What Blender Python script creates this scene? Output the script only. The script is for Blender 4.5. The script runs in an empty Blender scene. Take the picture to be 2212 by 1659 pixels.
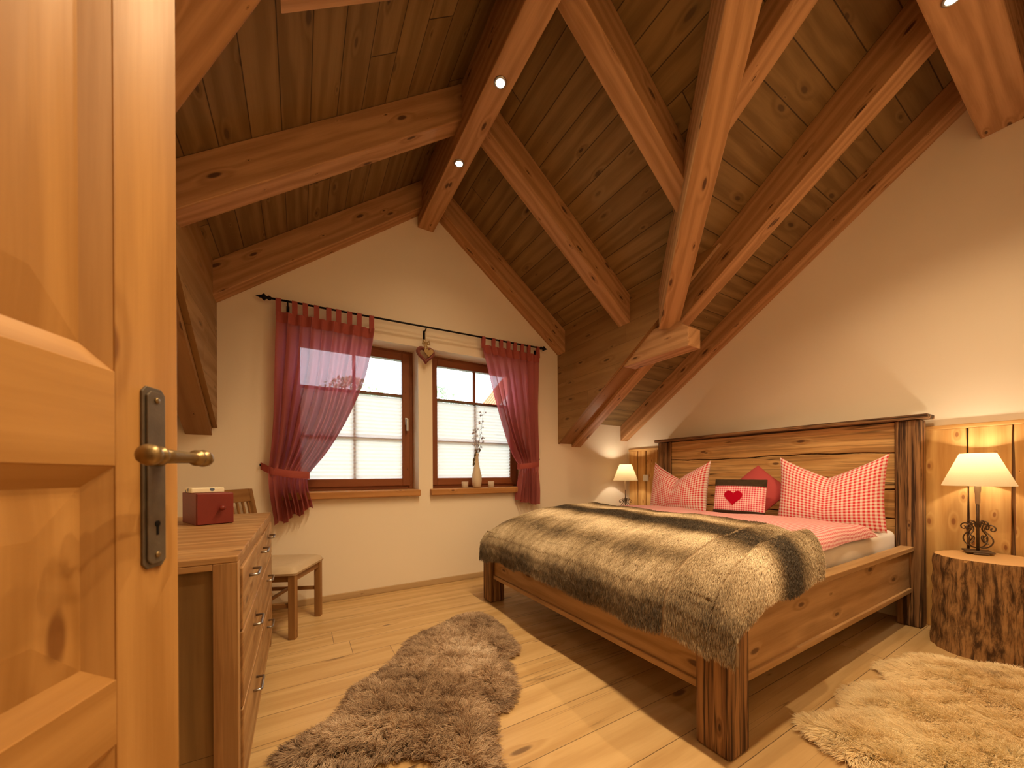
import bpy, math, random
import numpy as np
from mathutils import Vector, Matrix

random.seed(7)
rng = np.random.default_rng(7)
S = bpy.context.scene
COL = S.collection
pi = math.pi

# ------------------------------------------------------------------ camera
H = 1.05
YAW, ROLL, FPX, V0 = math.radians(30.27), math.radians(-0.3), 785.55, 1024.45
cd = bpy.data.cameras.new('camera')
cam = bpy.data.objects.new('camera', cd)
COL.objects.link(cam)
cd.sensor_width = 36.0
cd.lens = FPX / 2212 * 36
cd.shift_y = (V0 - 829.5) / 2212
cd.clip_start = 0.02
fw = Vector((math.sin(YAW), math.cos(YAW), 0))
rt = Vector((math.cos(YAW), -math.sin(YAW), 0))
up = Vector((0, 0, 1))
r2 = rt * math.cos(ROLL) + up * math.sin(ROLL)
u2 = -rt * math.sin(ROLL) + up * math.cos(ROLL)
cam.matrix_world = Matrix(((r2.x, u2.x, -fw.x, 0), (r2.y, u2.y, -fw.y, 0), (r2.z, u2.z, -fw.z, H), (0, 0, 0, 1)))
cd.dof.use_dof = True
cd.dof.focus_distance = 2.6
cd.dof.aperture_fstop = 5.0
S.camera = cam

# ------------------------------------------------------------------ world, exposure, light levels
S.view_settings.view_transform = 'Standard'
S.view_settings.look = 'None'
S.view_settings.gamma = 1.0
S.view_settings.use_curve_mapping = False
S.view_settings.exposure = 0.36
W = bpy.data.worlds.new('sky')
S.world = W
W.use_nodes = True
wn = W.node_tree
wn.nodes['Background'].inputs[0].default_value = (0.80, 0.90, 1.0, 1)
wn.nodes['Background'].inputs[1].default_value = 5.5
WARM = (1.0, 0.74, 0.43)
WARM2 = (1.0, 0.84, 0.62)
SPOT_W = 84.0
LAMP_W = 34.0
HALL_W = 9.0
S.cycles.max_bounces = 8
S.cycles.diffuse_bounces = 5
S.cycles.transparent_max_bounces = 12
S.cycles.use_denoising = True
S.cycles.sample_clamp_indirect = 6.0

# ------------------------------------------------------------------ node helpers
class NT:
    def __init__(s, name):
        s.m = bpy.data.materials.new(name)
        s.m.use_nodes = True
        s.t = s.m.node_tree
        s.t.nodes.clear()
        s.out = s.n('ShaderNodeOutputMaterial')
    def n(s, k, **kw):
        x = s.t.nodes.new(k)
        for a, b in kw.items():
            setattr(x, a, b)
        return x
    def l(s, a, b):
        s.t.links.new(a, b)
    def set(s, sock, v):
        if isinstance(v, (int, float)):
            sock.default_value = v
        elif isinstance(v, (tuple, list)):
            sock.default_value = tuple(v) if len(v) == len(sock.default_value) else tuple(v) + (1,)
        else:
            s.l(v, sock)
    def math(s, op, a, b=0.0, c=0.0, clamp=False):
        x = s.n('ShaderNodeMath', operation=op)
        x.use_clamp = clamp
        s.set(x.inputs[0], a); s.set(x.inputs[1], b); s.set(x.inputs[2], c)
        return x.outputs[0]
    def vec(s, x, y, z=0.0):
        c = s.n('ShaderNodeCombineXYZ')
        s.set(c.inputs[0], x); s.set(c.inputs[1], y); s.set(c.inputs[2], z)
        return c.outputs[0]
    def sep(s, v):
        c = s.n('ShaderNodeSeparateXYZ')
        s.l(v, c.inputs[0])
        return c.outputs
    def noise(s, v, scale=1.0, detail=3.0, rough=0.5, dist=0.0):
        x = s.n('ShaderNodeTexNoise')
        s.l(v, x.inputs['Vector'])
        x.inputs['Scale'].default_value = scale
        x.inputs['Detail'].default_value = detail
        x.inputs['Roughness'].default_value = rough
        x.inputs['Distortion'].default_value = dist
        return x.outputs[0]
    def ss(s, v, a, b, lo=0.0, hi=1.0):
        x = s.n('ShaderNodeMapRange', interpolation_type='SMOOTHSTEP')
        s.set(x.inputs['Value'], v)
        x.inputs['From Min'].default_value = a; x.inputs['From Max'].default_value = b
        x.inputs['To Min'].default_value = lo; x.inputs['To Max'].default_value = hi
        return x.outputs[0]
    def mix(s, f, a, b, mode='MIX'):
        x = s.n('ShaderNodeMix', data_type='RGBA', blend_type=mode)
        s.set(x.inputs[0], f); s.set(x.inputs[6], a); s.set(x.inputs[7], b)
        return x.outputs[2]
    def uv(s):
        return s.n('ShaderNodeTexCoord').outputs['UV']
    def bsdf(s, color, rough=0.5, metal=0.0, spec=0.5, bump=None, bs=0.3, bd=0.002, **kw):
        b = s.n('ShaderNodeBsdfPrincipled')
        s.set(b.inputs['Base Color'], color)
        s.set(b.inputs['Roughness'], rough)
        b.inputs['Metallic'].default_value = metal
        b.inputs['Specular IOR Level'].default_value = spec
        for k, v in kw.items():
            s.set(b.inputs[k.replace('_', ' ')], v)
        if bump is not None:
            bp = s.n('ShaderNodeBump')
            bp.inputs['Strength'].default_value = bs
            bp.inputs['Distance'].default_value = bd
            s.l(bump, bp.inputs['Height'])
            s.l(bp.outputs[0], b.inputs['Normal'])
        s.l(b.outputs[0], s.out.inputs[0])
        return b

def wood(name, light, dark, knot=(.08, .03, .012), plank=None, plen=2.2, gap=0.004, rough=0.5, knots=1.0, ks=(2.4, 7.0),
         ring=34.0, contrast=1.0, bump=0.25, tint=0.12, streak=0.0, cracks=0.0, kr=0.10, spec=0.3):
    t = NT(name)
    o = t.sep(t.uv())
    u, v = o[0], o[1]
    pid = 0.0
    pv = 0.5
    if plank:
        row = t.math('FLOOR', t.math('DIVIDE', v, plank))
        wn0 = t.n('ShaderNodeTexWhiteNoise', noise_dimensions='1D')
        t.l(row, wn0.inputs['W'])
        uu = t.math('ADD', t.math('DIVIDE', u, plen), t.math('MULTIPLY', wn0.outputs[0], 7.31))
        seg = t.math('FLOOR', uu)
        wn1 = t.n('ShaderNodeTexWhiteNoise', noise_dimensions='2D')
        t.l(t.vec(row, seg), wn1.inputs['Vector'])
        pid = wn1.outputs[0]
        pv = pid
        fv = t.math('FRACT', t.math('DIVIDE', v, plank))
        dv = t.math('MULTIPLY', t.math('MINIMUM', fv, t.math('SUBTRACT', 1.0, fv)), plank)
        fu = t.math('FRACT', uu)
        du = t.math('MULTIPLY', t.math('MINIMUM', fu, t.math('SUBTRACT', 1.0, fu)), plen)
        gapm = t.ss(t.math('MINIMUM', dv, du), gap * .35, gap, 1.0, 0.0)
        u = t.math('ADD', u, t.math('MULTIPLY', pid, 17.0))
    base = t.vec(u, v, t.math('MULTIPLY', pid, 9.0) if plank else 0.0)
    # knots
    kv = t.n('ShaderNodeTexVoronoi', voronoi_dimensions='2D')
    kw_ = t.noise(t.vec(t.math('MULTIPLY', u, 3.0), t.math('MULTIPLY', v, 9.0)), 1.0, 2)
    t.l(t.vec(t.math('ADD', t.math('MULTIPLY', u, ks[0]), t.math('MULTIPLY', kw_, .10)), t.math('ADD', t.math('MULTIPLY', v, ks[1]), t.math('MULTIPLY', kw_, .15))), kv.inputs['Vector'])
    kv.inputs['Scale'].default_value = 1.0
    kd = kv.outputs['Distance']
    kc = t.sep(kv.outputs['Color'])[0]
    krad = t.math('MULTIPLY', t.ss(kc, 0.45, 1.0), kr * knots)
    kd2 = t.math('DIVIDE', kd, t.math('ADD', krad, 0.0005))
    kmask = t.ss(kd2, 0.55, 1.15, 1.0, 0.0)
    khalo = t.ss(kd2, 0.8, 3.2, 1.0, 0.0)
    # grain
    big = t.noise(t.vec(t.math('MULTIPLY', u, 0.9), t.math('MULTIPLY', v, 7.0), t.math('MULTIPLY', pid, 5.0) if plank else 0.3), 1.0, 3, .55)
    ph = t.math('ADD', t.math('MULTIPLY', v, ring), t.math('MULTIPLY', big, 16.0))
    ph = t.math('ADD', ph, t.math('MULTIPLY', khalo, 5.0))
    rings = t.math('ADD', t.math('MULTIPLY', t.math('SINE', ph), 0.5), 0.5)
    fib = t.noise(t.vec(t.math('MULTIPLY', u, 5.0), t.math('MULTIPLY', v, 130.0)), 1.0, 4, .6)
    med = t.noise(t.vec(t.math('MULTIPLY', u, 1.6), t.math('MULTIPLY', v, 22.0), 2.0), 1.0, 3, .6)
    f = t.math('ADD', t.math('MULTIPLY', rings, .30), t.math('ADD', t.math('MULTIPLY', fib, .32), t.math('MULTIPLY', med, .45)))
    f = t.math('ADD', t.math('MULTIPLY', t.math('SUBTRACT', f, .52), 1.7 * contrast), .5, clamp=True)
    c = t.mix(f, light, dark)
    c = t.mix(t.math('MULTIPLY', khalo, .35), c, dark)
    if streak:
        st = t.noise(t.vec(t.math('MULTIPLY', u, 1.1), t.math('MULTIPLY', v, 38.0), 7.0), 1.0, 4, .65)
        sm = t.ss(st, .48, .57)
        c = t.mix(t.math('MULTIPLY', sm, streak), c, knot)
    if cracks:
        cr = t.noise(t.vec(t.math('MULTIPLY', u, .45), t.math('MULTIPLY', v, 16.0), 3.0), 1.0, 1, .5)
        cm = t.ss(t.math('ABSOLUTE', t.math('SUBTRACT', cr, .5)), .0, .012, 1.0, 0.0)
        lowm = t.ss(t.noise(t.vec(t.math('MULTIPLY', u, 1.3), t.math('MULTIPLY', v, 5.0), 11.0), 1.0, 1), .50, .58)
        c = t.mix(t.math('MULTIPLY', t.math('MULTIPLY', cm, lowm), cracks), c, (.02, .008, .003))
    c = t.mix(t.math('MULTIPLY', kmask, .85), c, knot)
    if plank:
        c = t.mix(t.math('MULTIPLY', t.math('ABSOLUTE', t.math('SUBTRACT', pv, .5)), tint * 2), c,
                  t.mix(t.math('GREATER_THAN', pv, .5), dark, light))
        c = t.mix(t.math('MULTIPLY', gapm, .8), c, (knot[0] * .4, knot[1] * .4, knot[2] * .4))
        hgt = t.math('SUBTRACT', t.math('MULTIPLY', f, -.25), t.math('MULTIPLY', gapm, 2.0))
    else:
        hgt = t.math('MULTIPLY', f, -.4)
    rg = t.math('ADD', rough, t.math('MULTIPLY', f, .12))
    t.bsdf(c, rg, spec=spec, bump=hgt, bs=bump, bd=.002)
    return t.m

def plain(name, col, rough=.6, metal=0.0, var=0.08, scale=8.0, spec=.4, bs=.15, **kw):
    t = NT(name)
    tc = t.n('ShaderNodeTexCoord').outputs['Object']
    nz = t.noise(tc, scale, 4, .6)
    d = tuple(max(0, x * (1 - var * 2)) for x in col)
    c = t.mix(nz, col, d)
    t.bsdf(c, rough, metal, spec, bump=t.noise(tc, scale * 12, 3), bs=bs, bd=.0015, **kw)
    return t.m

def gingham(name, red, white, per, trans=0.0, rough=.85):
    t = NT(name)
    o = t.sep(t.uv())
    a = t.math('GREATER_THAN', t.math('FRACT', t.math('DIVIDE', o[0], per)), .5)
    b = t.math('GREATER_THAN', t.math('FRACT', t.math('DIVIDE', o[1], per)), .5)
    f = t.math('MULTIPLY', t.math('ADD', a, b), .5)
    c = t.mix(f, white, red)
    wv = t.noise(t.vec(t.math('MULTIPLY', o[0], 900.), t.math('MULTIPLY', o[1], 900.)), 1, 1)
    t.bsdf(c, rough, spec=.15, bump=wv, bs=.1, bd=.0006, Sheen_Weight=.25)
    return t.m

# ------------------------------------------------------------------ materials
M = {}
M['beam'] = wood('beam_wood', (.50, .268, .120), (.345, .170, .068), knot=(.05, .016, .006), ks=(3.4, 11.0), kr=.14, ring=90, cracks=.0, rough=.5, contrast=1.5)
M['ceil'] = wood('ceiling_boards', (.255, .150, .052), (.165, .092, .029), knot=(.035, .014, .005), plank=.17, plen=3.1, ks=(3, 8), kr=.12, ring=60, rough=.55, tint=.45, contrast=1.6)
M['cheek'] = wood('cheek_boards', (.33, .18, .065), (.235, .122, .042), knot=(.04, .016, .006), plank=.17, plen=5, ks=(2.5, 8), ring=40, rough=.36, tint=.4, gap=.0012, contrast=1.4)
M['trimmer'] = wood('trimmer_wood', (.33, .17, .065), (.24, .115, .042), ks=(2.5, 8), ring=40, rough=.38)
M['floor'] = wood('oak_floor', (.62, .41, .19), (.48, .29, .115), knot=(.09, .04, .018), plank=.2, plen=3.3, ks=(1.2, 4.2), kr=.065, ring=45, rough=.33, tint=.38, gap=.002, cracks=.45, spec=.4, contrast=1.3)
M['door'] = wood('door_pine', (.50, .26, .080), (.37, .175, .044), knot=(.19, .07, .016), ks=(3.6, 9), kr=.13, ring=50, rough=.4, contrast=1.5, bump=.1)
M['old'] = wood('aged_larch', (.38, .20, .082), (.17, .082, .032), knot=(.035, .014, .006), ks=(3, 9), kr=.12, ring=120, rough=.6, streak=.95, contrast=1.3, cracks=.8, bump=.6)
M['larch'] = wood('larch_board', (.74, .46, .185), (.56, .30, .10), knot=(.10, .035, .012), ks=(3.4, 9), kr=.11, ring=60, rough=.5, streak=.4, contrast=1.6, cracks=.9)
M['rail'] = wood('oiled_rail_wood', (.47, .28, .125), (.32, .175, .068), knot=(.08, .03, .01), ks=(2.4, 7), ring=50, rough=.5, contrast=1.4)
M['wains'] = wood('wainscot_larch', (.68, .40, .14), (.52, .265, .075), knot=(.26, .09, .025), ks=(5.0, 12), kr=.13, ring=70, rough=.5, contrast=1.5)
M['dress'] = wood('acacia_top', (.44, .25, .105), (.28, .135, .048), knot=(.1, .04, .015), ks=(2, 6), ring=60, rough=.36, streak=.3, contrast=1.3)
M['dressd'] = wood('acacia_panel', (.27, .155, .055), (.15, .08, .025), knot=(.05, .02, .01), ks=(2, 6), ring=60, rough=.5, plank=.16, plen=4, tint=.5, gap=.001)
M['chair'] = wood('chair_wood', (.33, .165, .055), (.22, .098, .03), knots=.2, ring=60, rough=.45)
M['wframe'] = wood('window_wood', (.27, .085, .028), (.19, .055, .018), knots=.3, ring=60, rough=.38, contrast=.7)
M['sill'] = wood('sill_wood', (.50, .24, .08), (.36, .155, .045), knot=(.12, .04, .015), ks=(5, 9), ring=60, rough=.45)
M['skirt'] = wood('skirting_wood', (.52, .36, .19), (.42, .27, .13), ring=60, rough=.5, knots=.3)
M['endgrain'] = plain('stump_top_wood', (.60, .33, .12), .5, var=.12, scale=5)

def wall_mat():
    t = NT('cream_plaster')
    tc = t.n('ShaderNodeTexCoord').outputs['Object']
    nz = t.noise(tc, 1.4, 3, .5)
    c = t.mix(nz, (.84, .73, .57), (.81, .69, .525))
    hs = t.noise(tc, 90, 4, .6)
    t.bsdf(c, .85, spec=.15, bump=hs, bs=.12, bd=.002)
    return t.m
M['wall'] = wall_mat()

def bark_mat():
    t = NT('stump_bark')
    s = t.sep(t.uv())
    ang = t.math('MULTIPLY', s[0], 6.2832)
    v1 = t.vec(t.math('MULTIPLY', ang, 5.0), t.math('MULTIPLY', s[1], 2.6))
    n1 = t.noise(v1, 1.3, 5, .7, .4)
    v2 = t.vec(t.math('MULTIPLY', ang, 15.0), t.math('MULTIPLY', s[1], 2.4), 3.0)
    n2 = t.noise(v2, 1.0, 4, .7, .6)
    c = t.mix(t.ss(n1, .34, .60), (.07, .032, .012), (.36, .185, .07))
    c = t.mix(t.ss(n2, .52, .64, 0, .7), c, (.030, .013, .006))
    t.bsdf(c, .8, spec=.2, bump=t.math('ADD', n1, n2), bs=.9, bd=.01)
    return t.m
M['bark'] = bark_mat()
M['iron'] = plain('black_iron', (.012, .010, .010), .5, .7, var=.1)
M['brass'] = plain('aged_brass', (.34, .23, .10), .36, .75, var=.25, scale=30)
M['pewter'] = plain('antique_metal', (.20, .155, .11), .45, .45, var=.3, scale=25)
M['steel'] = plain('brushed_steel', (.45, .43, .42), .3, 1.0)
M['lampiron'] = plain('rustic_iron', (.20, .13, .075), .5, .75, var=.35, scale=40)
M['sheet'] = plain('white_sheet', (.80, .74, .66), .9, var=.03, spec=.1)
M['cream'] = plain('cream_seat', (.58, .43, .27), .7, var=.1, scale=14, bs=.4)
M['red'] = plain('red_paint', (.21, .022, .013), .45, var=.18, scale=12)
M['white'] = plain('white_plastic', (.82, .80, .76), .35, var=.02)
M['ceramic'] = plain('cream_ceramic', (.66, .52, .36), .35, var=.04)
M['gpillow'] = gingham('gingham_cotton', (.66, .035, .045), (.86, .72, .66), .024)
M['gduvet'] = gingham('gingham_duvet', (.60, .05, .07), (.82, .55, .52), .020)
M['gsmall'] = gingham('gingham_small', (.62, .04, .09), (.85, .62, .60), .017)
M['rose'] = plain('rose_cotton', (.50, .085, .085), .9, var=.06, spec=.1)
M['heart'] = plain('red_felt', (.42, .004, .022), .95, var=.1, spec=.05)
M['felt'] = plain('brown_felt', (.075, .048, .028), .95, var=.3, scale=40, spec=.05)
M['leaf'] = plain('dried_leaf', (.10, .07, .03), .7)
M['twig'] = plain('grey_twig', (.14, .095, .08), .8)
M['blossom'] = plain('pale_blossom', (.55, .52, .56), .8)
M['wicker'] = plain('rose_wicker', (.34, .10, .075), .8, var=.35, scale=60)
M['straw'] = plain('straw_ribbon', (.55, .35, .14), .8, var=.25, scale=50)
M['roof'] = plain('roof_tile', (.62, .15, .06), .7, var=.15)
M['green'] = plain('pale_leaves', (.36, .46, .28), .9, var=.2)
M['trunk'] = plain('grey_bark', (.30, .28, .25), .9)
M['render'] = plain('house_render', (.75, .72, .68), .9)
M['hide'] = plain('rug_hide', (.22, .14, .08), .9)
M['hidet'] = plain('throw_lining', (.30, .20, .11), .9)
M['hidew'] = plain('pale_rug_hide', (.55, .40, .24), .9)

def fabric_translucent(name, col, tcol, transp, tf=.5, uvscale=True):
    t = NT(name)
    o = t.sep(t.uv())
    wv = t.noise(t.vec(t.math('MULTIPLY', o[0], 260.), t.math('MULTIPLY', o[1], 260.)), 1, 2)
    c = t.mix(wv, tuple(min(1, x * 1.12) for x in col), tuple(x * .86 for x in col))
    d = t.n('ShaderNodeBsdfDiffuse'); t.l(c, d.inputs[0])
    tr = t.n('ShaderNodeBsdfTranslucent'); tr.inputs[0].default_value = tcol + (1,)
    m1 = t.n('ShaderNodeMixShader'); m1.inputs[0].default_value = tf
    t.l(d.outputs[0], m1.inputs[1]); t.l(tr.outputs[0], m1.inputs[2])
    last = m1.outputs[0]
    if transp:
        tp = t.n('ShaderNodeBsdfTransparent'); tp.inputs[0].default_value = (1, .93, .97, 1)
        m2 = t.n('ShaderNodeMixShader'); m2.inputs[0].default_value = transp
        t.l(last, m2.inputs[1]); t.l(tp.outputs[0], m2.inputs[2])
        last = m2.outputs[0]
    t.l(last, t.out.inputs[0])
    return t.m
M['curtain'] = fabric_translucent('rose_curtain_cotton', (.46, .14, .12), (.58, .16, .21), .06, .34)
M['tab'] = fabric_translucent('rose_curtain_tab', (.40, .10, .08), (.45, .06, .08), .0, .2)
M['blind'] = fabric_translucent('pleated_blind_fabric', (.80, .72, .64), (.93, .82, .76), .0, .62)
M['shade'] = fabric_translucent('linen_lampshade', (.62, .50, .34), (.50, .38, .22), .0, .42)

def emit(name, col, s):
    t = NT(name)
    e = t.n('ShaderNodeEmission')
    e.inputs[0].default_value = col + (1,)
    e.inputs[1].default_value = s
    t.l(e.outputs[0], t.out.inputs[0])
    return t.m
M['bulb'] = emit('bulb_glow', (1, .78, .48), 12)
M['lens'] = emit('spot_lens_glow', (1, .82, .52), 60)

def glass():
    t = NT('window_glass')
    g = t.n('ShaderNodeBsdfGlossy'); g.inputs['Roughness'].default_value = .02
    tp = t.n('ShaderNodeBsdfTransparent'); tp.inputs[0].default_value = (.96, .98, .97, 1)
    fr = t.n('ShaderNodeFresnel'); fr.inputs[0].default_value = 1.45
    m = t.n('ShaderNodeMixShader')
    t.l(fr.outputs[0], m.inputs[0]); t.l(tp.outputs[0], m.inputs[1]); t.l(g.outputs[0], m.inputs[2])
    t.l(m.outputs[0], t.out.inputs[0])
    return t.m
M['glass'] = glass()
def vglass():
    t = NT('votive_glass')
    t.bsdf((.75, .60, .45), .12, spec=.5, Alpha=.45)
    return t.m
M['votive'] = vglass()

def hair_mat(name, cols):
    """cols: list of (pos, rgb) on the per-strand attribute 'tint'"""
    t = NT(name)
    a = t.n('ShaderNodeAttribute'); a.attribute_name = 'tint'
    cr = t.n('ShaderNodeValToRGB')
    e = cr.color_ramp.elements
    e[0].position, e[0].color = cols[0][0], cols[0][1] + (1,)
    e[1].position, e[1].color = cols[-1][0], cols[-1][1] + (1,)
    for p, c in cols[1:-1]:
        x = e.new(p); x.color = c + (1,)
    t.l(a.outputs['Fac'], cr.inputs[0])
    hi = t.n('ShaderNodeHairInfo')
    c = t.mix(t.math('MULTIPLY', hi.outputs['Random'], .2), cr.outputs[0], t.mix(.5, cr.outputs[0], (1, .9, .75)))
    t.bsdf(c, .65, spec=.25)
    return t.m
M['furb'] = hair_mat('brown_sheep_wool', [(0, (.12, .07, .04)), (.35, (.40, .26, .155)), (.65, (.68, .50, .33)), (1, (.95, .83, .68))])
M['furw'] = hair_mat('cream_sheep_wool', [(0, (.30, .18, .08)), (.4, (.90, .70, .40)), (1, (.97, .86, .60))])
M['furt'] = hair_mat('faux_fur_throw_pile', [(0, (.045, .027, .012)), (.25, (.16, .10, .045)), (.55, (.47, .34, .19)), (1, (.95, .82, .60))])

# ------------------------------------------------------------------ geometry helpers
class MB:
    def __init__(s):
        s.v = []; s.f = []; s.uv = []; s.sm = False
    def face_uv(s, pts, g, off):
        n = Vector((0, 0, 0))
        for i in range(1, len(pts) - 1):
            n += (pts[i] - pts[0]).cross(pts[i + 1] - pts[0])
        if n.length < 1e-12:
            return [(0, 0)] * len(pts)
        n.normalize()
        a = g - n * n.dot(g)
        if a.length < .35:
            a = n.orthogonal()
        a.normalize()
        b = n.cross(a)
        return [(p.dot(a) + off[0], p.dot(b) + off[1]) for p in pts]
    def poly(s, verts, faces, g=(1, 0, 0), off=None, M=None):
        g = Vector(g)
        if off is None:
            off = (random.uniform(0, 20), random.uniform(0, 20))
        vs = [Vector(p) for p in verts]
        b = len(s.v)
        for f in faces:
            s.uv.append(s.face_uv([vs[i] for i in f], g, off))
            s.f.append([i + b for i in f])
        s.v += [(M @ p) if M is not None else p for p in vs]
        return s
    def box(s, x0, x1, y0, y1, z0, z1, g=(1, 0, 0), M=None, off=None):
        v = [(x0, y0, z0), (x1, y0, z0), (x1, y1, z0), (x0, y1, z0), (x0, y0, z1), (x1, y0, z1), (x1, y1, z1), (x0, y1, z1)]
        f = [(0, 3, 2, 1), (4, 5, 6, 7), (0, 1, 5, 4), (1, 2, 6, 5), (2, 3, 7, 6), (3, 0, 4, 7)]
        return s.poly(v, f, g, off, M)
    def hexa(s, v8, g=(1, 0, 0)):
        return s.poly(v8, [(0, 3, 2, 1), (4, 5, 6, 7), (0, 1, 5, 4), (1, 2, 6, 5), (2, 3, 7, 6), (3, 0, 4, 7)], g)
    def prism(s, pts, d, g=(1, 0, 0)):
        """planar polygon pts extruded by vector d"""
        d = Vector(d)
        p = [Vector(q) for q in pts]
        n = len(p)
        v = p + [q + d for q in p]
        f = [tuple(range(n))[::-1], tuple(range(n, 2 * n))] + [(i, (i + 1) % n, n + (i + 1) % n, n + i) for i in range(n)]
        nn = (p[1] - p[0]).cross(p[2] - p[0])
        if nn.dot(d) < 0:
            f = [tuple(reversed(q)) for q in f]
        return s.poly(v, f, g)
    def lathe(s, prof, n=32, M=None, cap=True):
        """prof: [(r,z)] about local z"""
        vs = []; fs = []
        for r, z in prof:
            for k in range(n):
                a = 2 * pi * k / n
                vs.append((r * math.cos(a), r * math.sin(a), z))
        for i in range(len(prof) - 1):
            for k in range(n):
                k2 = (k + 1) % n
                fs.append((i * n + k, i * n + k2, (i + 1) * n + k2, (i + 1) * n + k))
        if cap:
            fs.append(tuple(range(n))[::-1])
            fs.append(tuple((len(prof) - 1) * n + k for k in range(n)))
        return s.poly(vs, fs, (0, 0, 1), (0, 0), M)
    def tube(s, pts, r, n=8, close=False):
        pts = [Vector(p) for p in pts]
        N = len(pts)
        rr = r if isinstance(r, (list, tuple)) else [r] * N
        vs = []; fs = []
        t0 = (pts[1] - pts[0]).normalized()
        nrm = t0.orthogonal().normalized()
        for i, p in enumerate(pts):
            if i == 0: t = pts[1] - pts[0]
            elif i == N - 1: t = pts[-1] - pts[-2]
            else: t = pts[i + 1] - pts[i - 1]
            t.normalize()
            nrm = (nrm - t * nrm.dot(t)).normalized()
            b = t.cross(nrm)
            for k in range(n):
                a = 2 * pi * k / n
                vs.append(p + (nrm * math.cos(a) + b * math.sin(a)) * rr[i])
        for i in range(N - 1):
            for k in range(n):
                k2 = (k + 1) % n
                fs.append((i * n + k, i * n + k2, (i + 1) * n + k2, (i + 1) * n + k))
        fs.append(tuple(range(n))[::-1]); fs.append(tuple((N - 1) * n + k for k in range(n)))
        return s.poly(vs, fs, (0, 0, 1), (0, 0))
    def grid(s, P, uvf=None, closeu=False):
        """P[i][j] points; uvf(i,j)->uv"""
        ni = len(P); nj = len(P[0]); b = len(s.v)
        for r in P:
            s.v += [Vector(p) for p in r]
        for i in range(ni - 1 + (1 if closeu else 0)):
            for j in range(nj - 1):
                i2 = (i + 1) % ni
                q = [(i, j), (i2, j), (i2, j + 1), (i, j + 1)]
                s.f.append([b + a * nj + c for a, c in q])
                s.uv.append([uvf(i + (0 if a == i else 1), c) if uvf else (a / ni, c / nj) for a, c in q])
        return s

def mesh_of(name, mb, mat, smooth=False, origin=Vector((0, 0, 0))):
    me = bpy.data.meshes.new(name)
    me.from_pydata([tuple(p - origin) for p in mb.v], [], mb.f)
    uvl = me.uv_layers.new(name='UVMap')
    flat = [c for f in mb.uv for uv in f for c in uv]
    uvl.data.foreach_set('uv', flat)
    me.materials.append(M[mat] if isinstance(mat, str) else mat)
    if smooth:
        me.polygons.foreach_set('use_smooth', [True] * len(me.polygons))
    me.update()
    return me

def props(o, label=None, cat=None, group=None, kind=None):
    if label: o['label'] = label
    if cat: o['category'] = cat
    if group: o['group'] = group
    if kind: o['kind'] = kind
    return o

def thing(name, label, cat, loc=(0, 0, 0), group=None):
    o = bpy.data.objects.new(name, None)
    COL.objects.link(o)
    o.location = loc
    o.empty_display_size = .1
    return props(o, label, cat, group)

def bevel(o, w, seg=2):
    m = o.modifiers.new('bevel', 'BEVEL')
    m.width = w; m.segments = seg; m.limit_method = 'ANGLE'; m.angle_limit = math.radians(40)
    return o

def part(name, mb, mat, parent, bev=0, smooth=False, label=None):
    """a part in world coordinates, parented to an (unrotated) thing or part"""
    me = mesh_of(name, mb, mat, smooth)
    o = bpy.data.objects.new(name, me)
    COL.objects.link(o)
    o.parent = parent
    if parent.type == 'EMPTY':
        o.matrix_parent_inverse = Matrix.Translation(-parent.location)
    if bev: bevel(o, bev)
    if label: o['label'] = label
    return o

def solo(name, mb, mat, label=None, cat=None, group=None, kind=None, bev=0, smooth=False):
    xs = [p.x for p in mb.v]; ys = [p.y for p in mb.v]; zs = [p.z for p in mb.v]
    org = Vector(((min(xs) + max(xs)) / 2, (min(ys) + max(ys)) / 2, min(zs)))
    me = mesh_of(name, mb, mat, smooth, org)
    o = bpy.data.objects.new(name, me)
    o.location = org
    COL.objects.link(o)
    if bev: bevel(o, bev)
    return props(o, label, cat, group, kind)

def struct(name, mb, mat, **k):
    return solo(name, mb, mat, kind='structure', **k)

def copy_thing(root):
    r = root.copy(); COL.objects.link(r)
    for ch in list(root.children):
        c = ch.copy(); COL.objects.link(c); c.parent = r
        for g in list(ch.children):
            d = g.copy(); COL.objects.link(d); d.parent = c
    return r

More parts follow.
